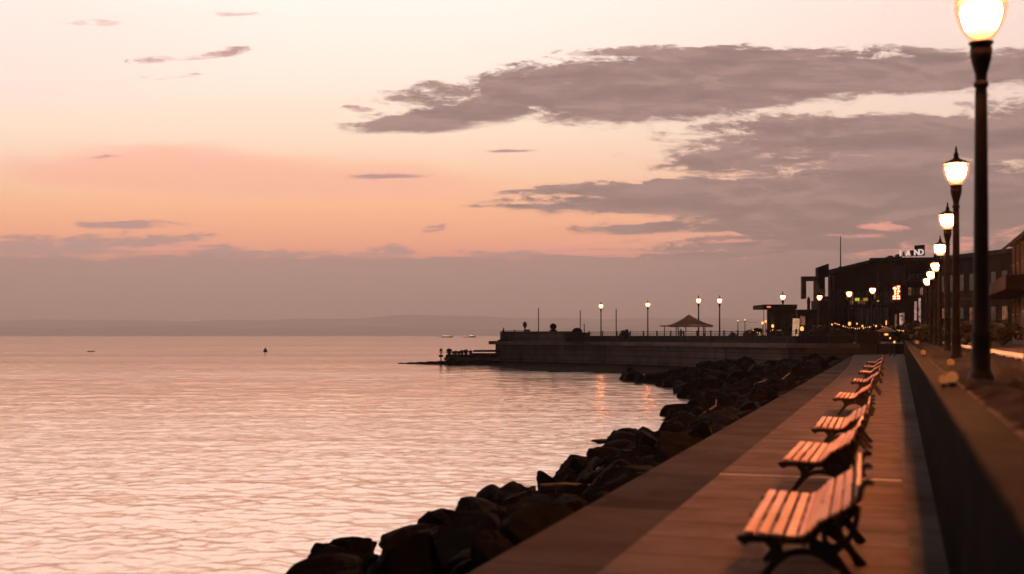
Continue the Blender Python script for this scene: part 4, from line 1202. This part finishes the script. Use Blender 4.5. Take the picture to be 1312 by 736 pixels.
person(at(872.5, 148, DECK_Z), .5, 'person in dark clothes standing under the pale canopy')
mb = MB(); mb.box((0, 0, .0), (1.2, 1.2, .23)); o = mb.build('step', M['stone'], loc=at(645, 167.6, DECK_Z + .135)); tag(o, 'low stone step under the person at the sea end', 'step')

# ------------------------------------------------------------------ landing stage, spit, buoys, far ferries
d = 166
ls = empty('landing_stage', at(600, d, WATER_Z))
a_, b_ = at(566, d), at(640, d)
t_ = (b_ - a_).normalized(); n_ = Vector((-t_.y, t_.x, 0))
def lsbox(name, x0, x1, z0, z1, dep, m, proud=0.0, par=ls):
    p0, p1 = at(x0, d) - n_ * proud, at(x1, d) - n_ * proud
    mb = MB(); mb.prism([(p.x - ls.location.x, p.y - ls.location.y) for p in (p0, p1, p1 + n_ * dep, p0 + n_ * dep)], z0, z1); return mb.build(name, m, par, bevel=.04)
lsbox('hull', 571, 640, -.5, .55, 7, M['algae'])
lsbox('fender', 569, 640, .551, 1.02, 6.5, pbr('grey_fender', (.12, .115, .125), (.08, .075, .08), .6, 1, .2, 6), .15)
lsbox('deck', 571, 640, 1.021, 1.35, 6, M['facade'])
lsbox('deck_house', 604, 640, 1.351, 1.55, 4, M['facade'], -.8)
lsbox('roof', 606, 641, 1.75, 2.02, 4.4, M['dark'], -.6)
mb = MB(); q = at(568, d) - ls.location; mb.lathe([(.5, -.4), (.9, .1), (1.0, .6), (.8, 1.0), (.3, 1.2)], c=(q.x + 1.0, q.y + 1, 0), seg=14); mb.build('bow', M['algae'], ls)
mb = MB(); q = at(565, d) - ls.location
mb.tube([(q.x, q.y, 0), (q.x, q.y, 2.0)], .09); mb.box((q.x, q.y, 1.2), (.55, .3, .3)); mb.box((q.x + .1, q.y, 1.75), (.7, .12, .1)); mb.lathe([(.2, 1.9), (.24, 2.05), (.1, 2.25)], c=(q.x, q.y, 0), seg=10); mb.build('marker_post', M['dark'], ls)
tag(ls, 'low dark landing stage with a grey fender at the foot of the pier end', 'landing stage')
rr = random.Random(5)
for k, (px, r) in enumerate(((575.5, .42), (581, .25), (584, .28), (588, .26), (592, .32), (597, .36), (603, .3))):
    t = empty('mooring_bollard', at(px, d + 1.2, WATER_Z + 1.352))
    mb = MB(); mb.lathe([(r * .75, 0), (r * .55, r * .4), (r * .6, r * .9), (r, r * 1.2), (r * .95, r * 1.7), (r * .5, r * 2.1)], seg=12)
    mb.build('bollard_body', M['dark'], t)
    mb = MB(); mb.tube([(-r * 1.1, 0, r * .7), (r * 1.1, 0, r * .75)], r * .16); mb.build('cross_bar', M['dark'], t)
    tag(t, ['tallest round mooring bollard at the seaward tip of the landing stage', 'small mooring bollard, first right of the tallest one', 'small mooring bollard, second right of the tallest one', 'small mooring bollard midway along the landing stage',
            'squat mooring bollard midway along the landing stage', 'broad mooring bollard left of the landing stage roof', 'mooring bollard touching the left end of the landing stage roof'][k], 'bollard', 'mooring bollards on the landing stage')
mb = MB()
vs, fs = [], []
p0, p1 = at(510, 172), at(570, 166)
for k in range(15):
    q = p0.lerp(p1, k / 14); w = .15 + 1.4 * (k / 14); h = .08 + .45 * (k / 14) + .06 * math.sin(k * 2.1)
    tt_ = (p1 - p0).normalized(); nn_ = Vector((-tt_.y, tt_.x, 0))
    for (a1, b1) in ((-w, -.6), (-w * .6, h * .8), (0, h), (w * .6, h * .8), (w, -.6)):
        vs.append((q.x + nn_.x * a1, q.y + nn_.y * a1, WATER_Z + b1))
for k in range(14):
    for i in range(4): a1 = k * 5 + i; fs.append((a1, a1 + 1, a1 + 6, a1 + 5))
fs.append((0, 1, 2, 3, 4)); fs.append(tuple(70 + i for i in (4, 3, 2, 1, 0)))
mb.quadset(vs, fs, True); o = mb.build('stone_spit', M['algae']); tag(o, 'thin dark stone spit tapering into the water left of the landing stage', 'spit')

def buoy(px, off, s, lab):
    dd = (EYE - WATER_Z) * F_PX / off
    t = empty('buoy', at(px, dd, WATER_Z - .1), .3, s)
    mb = MB(); mb.lathe([(.35, 0), (.5, .15), (.52, .4), (.4, .6), (.3, .66)], seg=18); mb.build('float', M['dark'], t)
    mb = MB(); mb.lathe([(.28, .662), (.3, .8), (.18, 1.0), (.05, 1.08)], seg=14); mb.build('topmark', M['buoy'], t)
    mb = MB(); mb.tube([(-.1, 0, 1.05), (-.1, 0, 1.2), (.1, 0, 1.2), (.1, 0, 1.05)], .02, 6); mb.build('lifting_ring', M['dark'], t)
    tag(t, lab, 'buoy')
buoy(340, 21.0, 1.0, 'round dark buoy floating alone in open water')
t = empty('rowing_boat', at(117, 300, WATER_Z), .4)
mb = MB(); vs, fs = [], []
for k in range(9):
    x = -0.9 + 1.8 * k / 8; w = .30 * (1 - (abs(x) / .95) ** 2.2) + .02; z = .16 + .08 * (x / .9) ** 2
    vs += [(x, -w, z), (x, -w * .6, -.05), (x, w * .6, -.05), (x, w, z)]
for k in range(8):
    for i in range(3): a1 = 4 * k + i; fs.append((a1, a1 + 1, a1 + 5, a1 + 4))
mb.quadset(vs, fs, True); o = mb.build('hull', M['dark'], t); sd_ = o.modifiers.new('s', 'SOLIDIFY'); sd_.thickness = .04
mb = MB(); mb.box((0, 0, .12), (.2, .5, .03)); mb.box((.45, 0, .13), (.2, .4, .03)); mb.build('thwart', M['timber'], t)
tag(t, 'tiny dark boat low on the water left of the buoy', 'boat')
for px, L, H, lab in ((573, 22, 5, 'long pale ferry on the horizon, left and largest of the three'), (596, 9, 4, 'small pale boat on the horizon between the other two'), (605, 13, 6, 'pale boat on the horizon nearest the pier')):
    dd = 2300
    t = empty('ferry', at(px, dd, WATER_Z), YAW)
    mb = MB(); mb.prism([(-L / 2, -2), (L / 2 - 3, -2.2), (L / 2, 0), (L / 2 - 3, 2.2), (-L / 2, 2)], 0, H * .5); mb.build('hull', M['white'], t)
    mb = MB(); mb.box((-L * .08, 0, H * .5 + H * .16), (L * .7, 3, H * .32)); mb.build('cabin', M['white'], t)
    mb = MB(); mb.box((-L * .08, -1.56, H * .66), (L * .64, .1, H * .18)); mb.build('glow_band', glow('ferry_glow', (1, .62, .45), 1.5), t)  # glowing band added to brighten the backlit boats
    mb = MB(); mb.box((L * .1, 0, H * .82 + H * .14), (L * .16, 2.2, H * .28)); mb.build('bridge', M['white'], t)
    tag(t, lab, 'ferry', 'pale boats on the horizon')

# ------------------------------------------------------------------ shore and boulders
WL = [(-10, -8.6), (12, -8.7), (19, -8.8), (26, -8.6), (38, -8.8), (50, -9.2), (68, -10.5), (80, -13.0), (94, -17.5), (108, -24)]
def waterline(y):
    for (y0, x0), (y1, x1) in zip(WL, WL[1:]):
        if y <= y1: return x0 + (x1 - x0) * (y - y0) / (y1 - y0)
    return WL[-1][1]
def shore_z(x, y):
    xw = waterline(y); t = (x - LEDGE_X) / (xw - LEDGE_X)
    return -.75 + (WATER_Z + .75) * t
vs, fs = [], []
nx, ny = 18, 70
for j in range(ny + 1):
    y = 2 + 122 * j / ny
    for i in range(nx + 1):
        t = i / nx * 1.5; xw = waterline(y); x = LEDGE_X + .1 + (xw - LEDGE_X) * t
        vs.append((x, y, shore_z(x, y) - .12 + .15 * noise.noise(Vector((x, y, 0)))))
for j in range(ny):
    for i in range(nx):
        a1 = j * (nx + 1) + i; fs.append((a1, a1 + 1, a1 + nx + 2, a1 + nx + 1))
mb = MB(); mb.quadset(vs, fs, True); struct(mb.build('shore', M['shore']))

def rock_mesh(seed, sub=4):
    rnd = random.Random(seed)
    bm = bmesh.new(); bmesh.ops.create_icosphere(bm, subdivisions=sub, radius=1.0)
    planes = []
    for _ in range(10):
        nrm = Vector((rnd.gauss(0, 1), rnd.gauss(0, 1), rnd.gauss(0, .8))).normalized(); planes.append((nrm, rnd.uniform(.38, .72)))
    sx, sy, sz = rnd.uniform(1.0, 1.6), rnd.uniform(.9, 1.3), rnd.uniform(.7, 1.15)
    for v in bm.verts:
        c = v.co.copy()
        for nrm, dd in planes:
            q = c.dot(nrm)
            if q > dd: c -= nrm * (q - dd)
        c += c.normalized() * (.05 * noise.noise(c * 2.2 + Vector((seed, 0, 0))) + .045 * noise.noise(c * 6 + Vector((0, seed, 0))) + .028 * noise.noise(c * 15 + Vector((seed, 9, 0))) - .05 * max(0, .12 - abs(noise.noise(c * 2.6 + Vector((4, 0, seed))))) / .12)
        v.co = Vector((c.x * sx, c.y * sy, c.z * sz))
    me = bpy.data.meshes.new('boulder'); bm.to_mesh(me); bm.free()
    for p in me.polygons: p.use_smooth = True
    me.materials.append(M['rock'])
    try: me.set_sharp_from_angle(angle=R_(22))
    except Exception: pass
    return me
rocks = [rock_mesh(s, 4) for s in range(12)]
rocks_lo = [rock_mesh(s, 2) for s in range(6)]
rr = random.Random(21)
cand = []
y = 12.5
while y < 108:
    sp = .62 + .012 * y
    xw = waterline(y) - .2
    x = LEDGE_X - .45
    while x > xw:
        xx, yy = x + rr.uniform(-.35, .35), y + rr.uniform(-.4, .4)
        r = rr.choice((.26, .32, .38, .43, .5, .58, .66)) * (.92 + .005 * y)
        if xx + r * 1.0 > LEDGE_X: xx = LEDGE_X - r * 1.0
        cand.append((xx, yy, r))
        x -= sp * rr.uniform(.95, 1.3)
    y += sp * .95
# scatter at the foot of the pier wall
for px in range(862, 1100, 7):
    base = [q for q in front if q[0] <= px][-1]; nx_ = [q for q in front if q[0] > px][0]
    f = (px - base[0]) / (nx_[0] - base[0]); dd = base[1] + (nx_[1] - base[1]) * f
    for k in range(4 if px > 860 else 2):
        p = at(px + rr.uniform(-4, 4), dd - 1.2 - k * 1.9 - rr.random())
        if p.x < LEDGE_X - 1.2 and p.y < 160 and px + 6 > 905: cand.append((p.x, p.y, rr.uniform(.6, 1.15)))
def near(c): return c[2] / (-c[0] * SX + c[1] * CX)
cand = [c for c in cand if (-c[0] * SX + c[1] * CX) > 0]
cand.sort(key=near, reverse=True)
ind, rest = cand[:285], cand[285:]
for k, (x, y, r) in enumerate(ind):
    o = bpy.data.objects.new('boulder', rr.choice(rocks)); C.objects.link(o)
    zz = max(shore_z(x, y), WATER_Z - .25) if x > waterline(y) - 3 else WATER_Z
    o.location = (x, y, zz + r * .05 + (.12 * rr.random() if x > -7.5 else 0)); 
    o.rotation_euler = (rr.uniform(-.5, .5), rr.uniform(-.5, .5), rr.uniform(0, 6.28))
    o.scale = (r * rr.uniform(.9, 1.15), r * rr.uniform(.85, 1.1), r * rr.uniform(.8, 1.15))
    tag(o, 'dark angular boulder in the riprap slope between ledge and sea', 'boulder', 'dark boulders of the riprap slope')
mbr = MB()
for x, y, r in rest:
    me = rr.choice(rocks_lo)
    Mx = Matrix.Translation((x, y, (max(shore_z(x, y), WATER_Z - .1) if y < 112 else WATER_Z + .25) + r * .15)) @ Matrix.Rotation(rr.uniform(0, 6.28), 4, 'Z') @ Matrix.Rotation(rr.uniform(-.5, .5), 4, 'X') @ Matrix.Scale(r, 4)
    mbr.quadset([Mx @ v.co for v in me.vertices], [tuple(p.vertices) for p in me.polygons], False)
o = mbr.build('rubble', M['rock']); tag(struct(o, 'stuff'), 'far dark rock rubble at the foot of the pier wall', 'rubble')
# driftwood
for dd, pts, r, lab in (
    (19.7, [(690, 262), (687, 250), (693, 232), (697, 224)], .03, 'pale bent driftwood branch upright among the near boulders'),
    (17.9, [(566, 284), (571, 270), (577, 258)], .026, 'short pale driftwood stick leaning on the lowest boulders'),
    (25, [(762, 192), (762, 176), (766, 170), (780, 170), (790, 174)], .024, 'pale hooked driftwood branch in the middle of the rocks'),
    (24.2, [(803, 194), (805, 180), (808, 176)], .026, 'short pale upright stick beside the ledge'),
    (23.8, [(692, 192), (725, 190), (770, 193)], .026, 'long thin pale driftwood pole lying flat on the rocks'),
    (46, [(893, 108), (905, 98), (917, 90), (918, 82)], .04, 'pale forked driftwood branch far along the riprap'),
    (72, [(960, 72), (968, 62), (985, 56), (1000, 58), (1012, 48)], .05, 'pale arched driftwood branch near the foot of the pier wall')):
    P_ = [at(a1, dd, EYE - b1 * dd / F_PX) for a1, b1 in pts]
    t0 = empty('driftwood', P_[0]); P_ = [q - P_[0] for q in P_]
    mb = MB(); mb.tube(P_, [r * (1.2 - .6 * k / len(P_)) for k in range(len(P_))], 7); mb.build('branch', M['drift'], t0)
    tag(t0, lab, 'driftwood')
# flat slab of rock in the water
mb = MB(); q = at(787, 4.0 * F_PX / 133); mb.lathe([(.5, -.3), (1.0, -.05), (.9, .06), (.3, .1)], seg=9, smooth=False)
o = mb.build('flat_rock', M['rock'], loc=(q.x, q.y, WATER_Z)); o.scale = (1.0, .6, 1); tag(o, 'flat dark rock just breaking the surface off the boulders', 'rock')

# ------------------------------------------------------------------ haze
def haze():
    m, g, out = mat('haze_air')
    v = g.node('ShaderNodeVolumePrincipled')
    v.inputs['Color'].default_value = (.93, .86, .84, 1)
    v.inputs['Density'].default_value = HAZE
    v.inputs['Anisotropy'].default_value = .55
    g.nt.links.new(v.outputs[0], out.inputs['Volume'])
    mb = MB(); mb.prism([(-25000, -3500), (25000, -3500), (25000, 27000), (-25000, 27000)], WATER_Z - 6, 620)
    o = mb.build('haze', m); struct(o, 'stuff'); tag(o, 'thin pale evening haze over the bay', 'haze', kind='stuff')
HAZE = 1.2e-4
haze()

# ------------------------------------------------------------------ camera and render
cam = bpy.data.cameras.new('camera'); co = bpy.data.objects.new('camera', cam); C.objects.link(co)
cam.sensor_width = 36; cam.lens = 36 * F_PX / 1312
cam.shift_y = 62 / 1312
cam.clip_start = .05; cam.clip_end = 60000
co.location = (0, 0, EYE); co.rotation_euler = (math.pi / 2, 0, YAW)
cam.dof.use_dof = True; cam.dof.focus_distance = 110; cam.dof.aperture_fstop = 1.0
S.camera = co
S.render.engine = 'CYCLES'
S.cycles.use_denoising = True
S.cycles.max_bounces = 6; S.cycles.volume_bounces = 1; S.cycles.transparent_max_bounces = 4
S.cycles.sample_clamp_indirect = 6; S.cycles.caustics_reflective = False; S.cycles.caustics_refractive = False
S.cycles.use_light_tree = True
S.view_settings.view_transform = 'Standard'; S.view_settings.look = 'None'
S.view_settings.exposure = 0; S.view_settings.gamma = 1; S.view_settings.use_curve_mapping = False
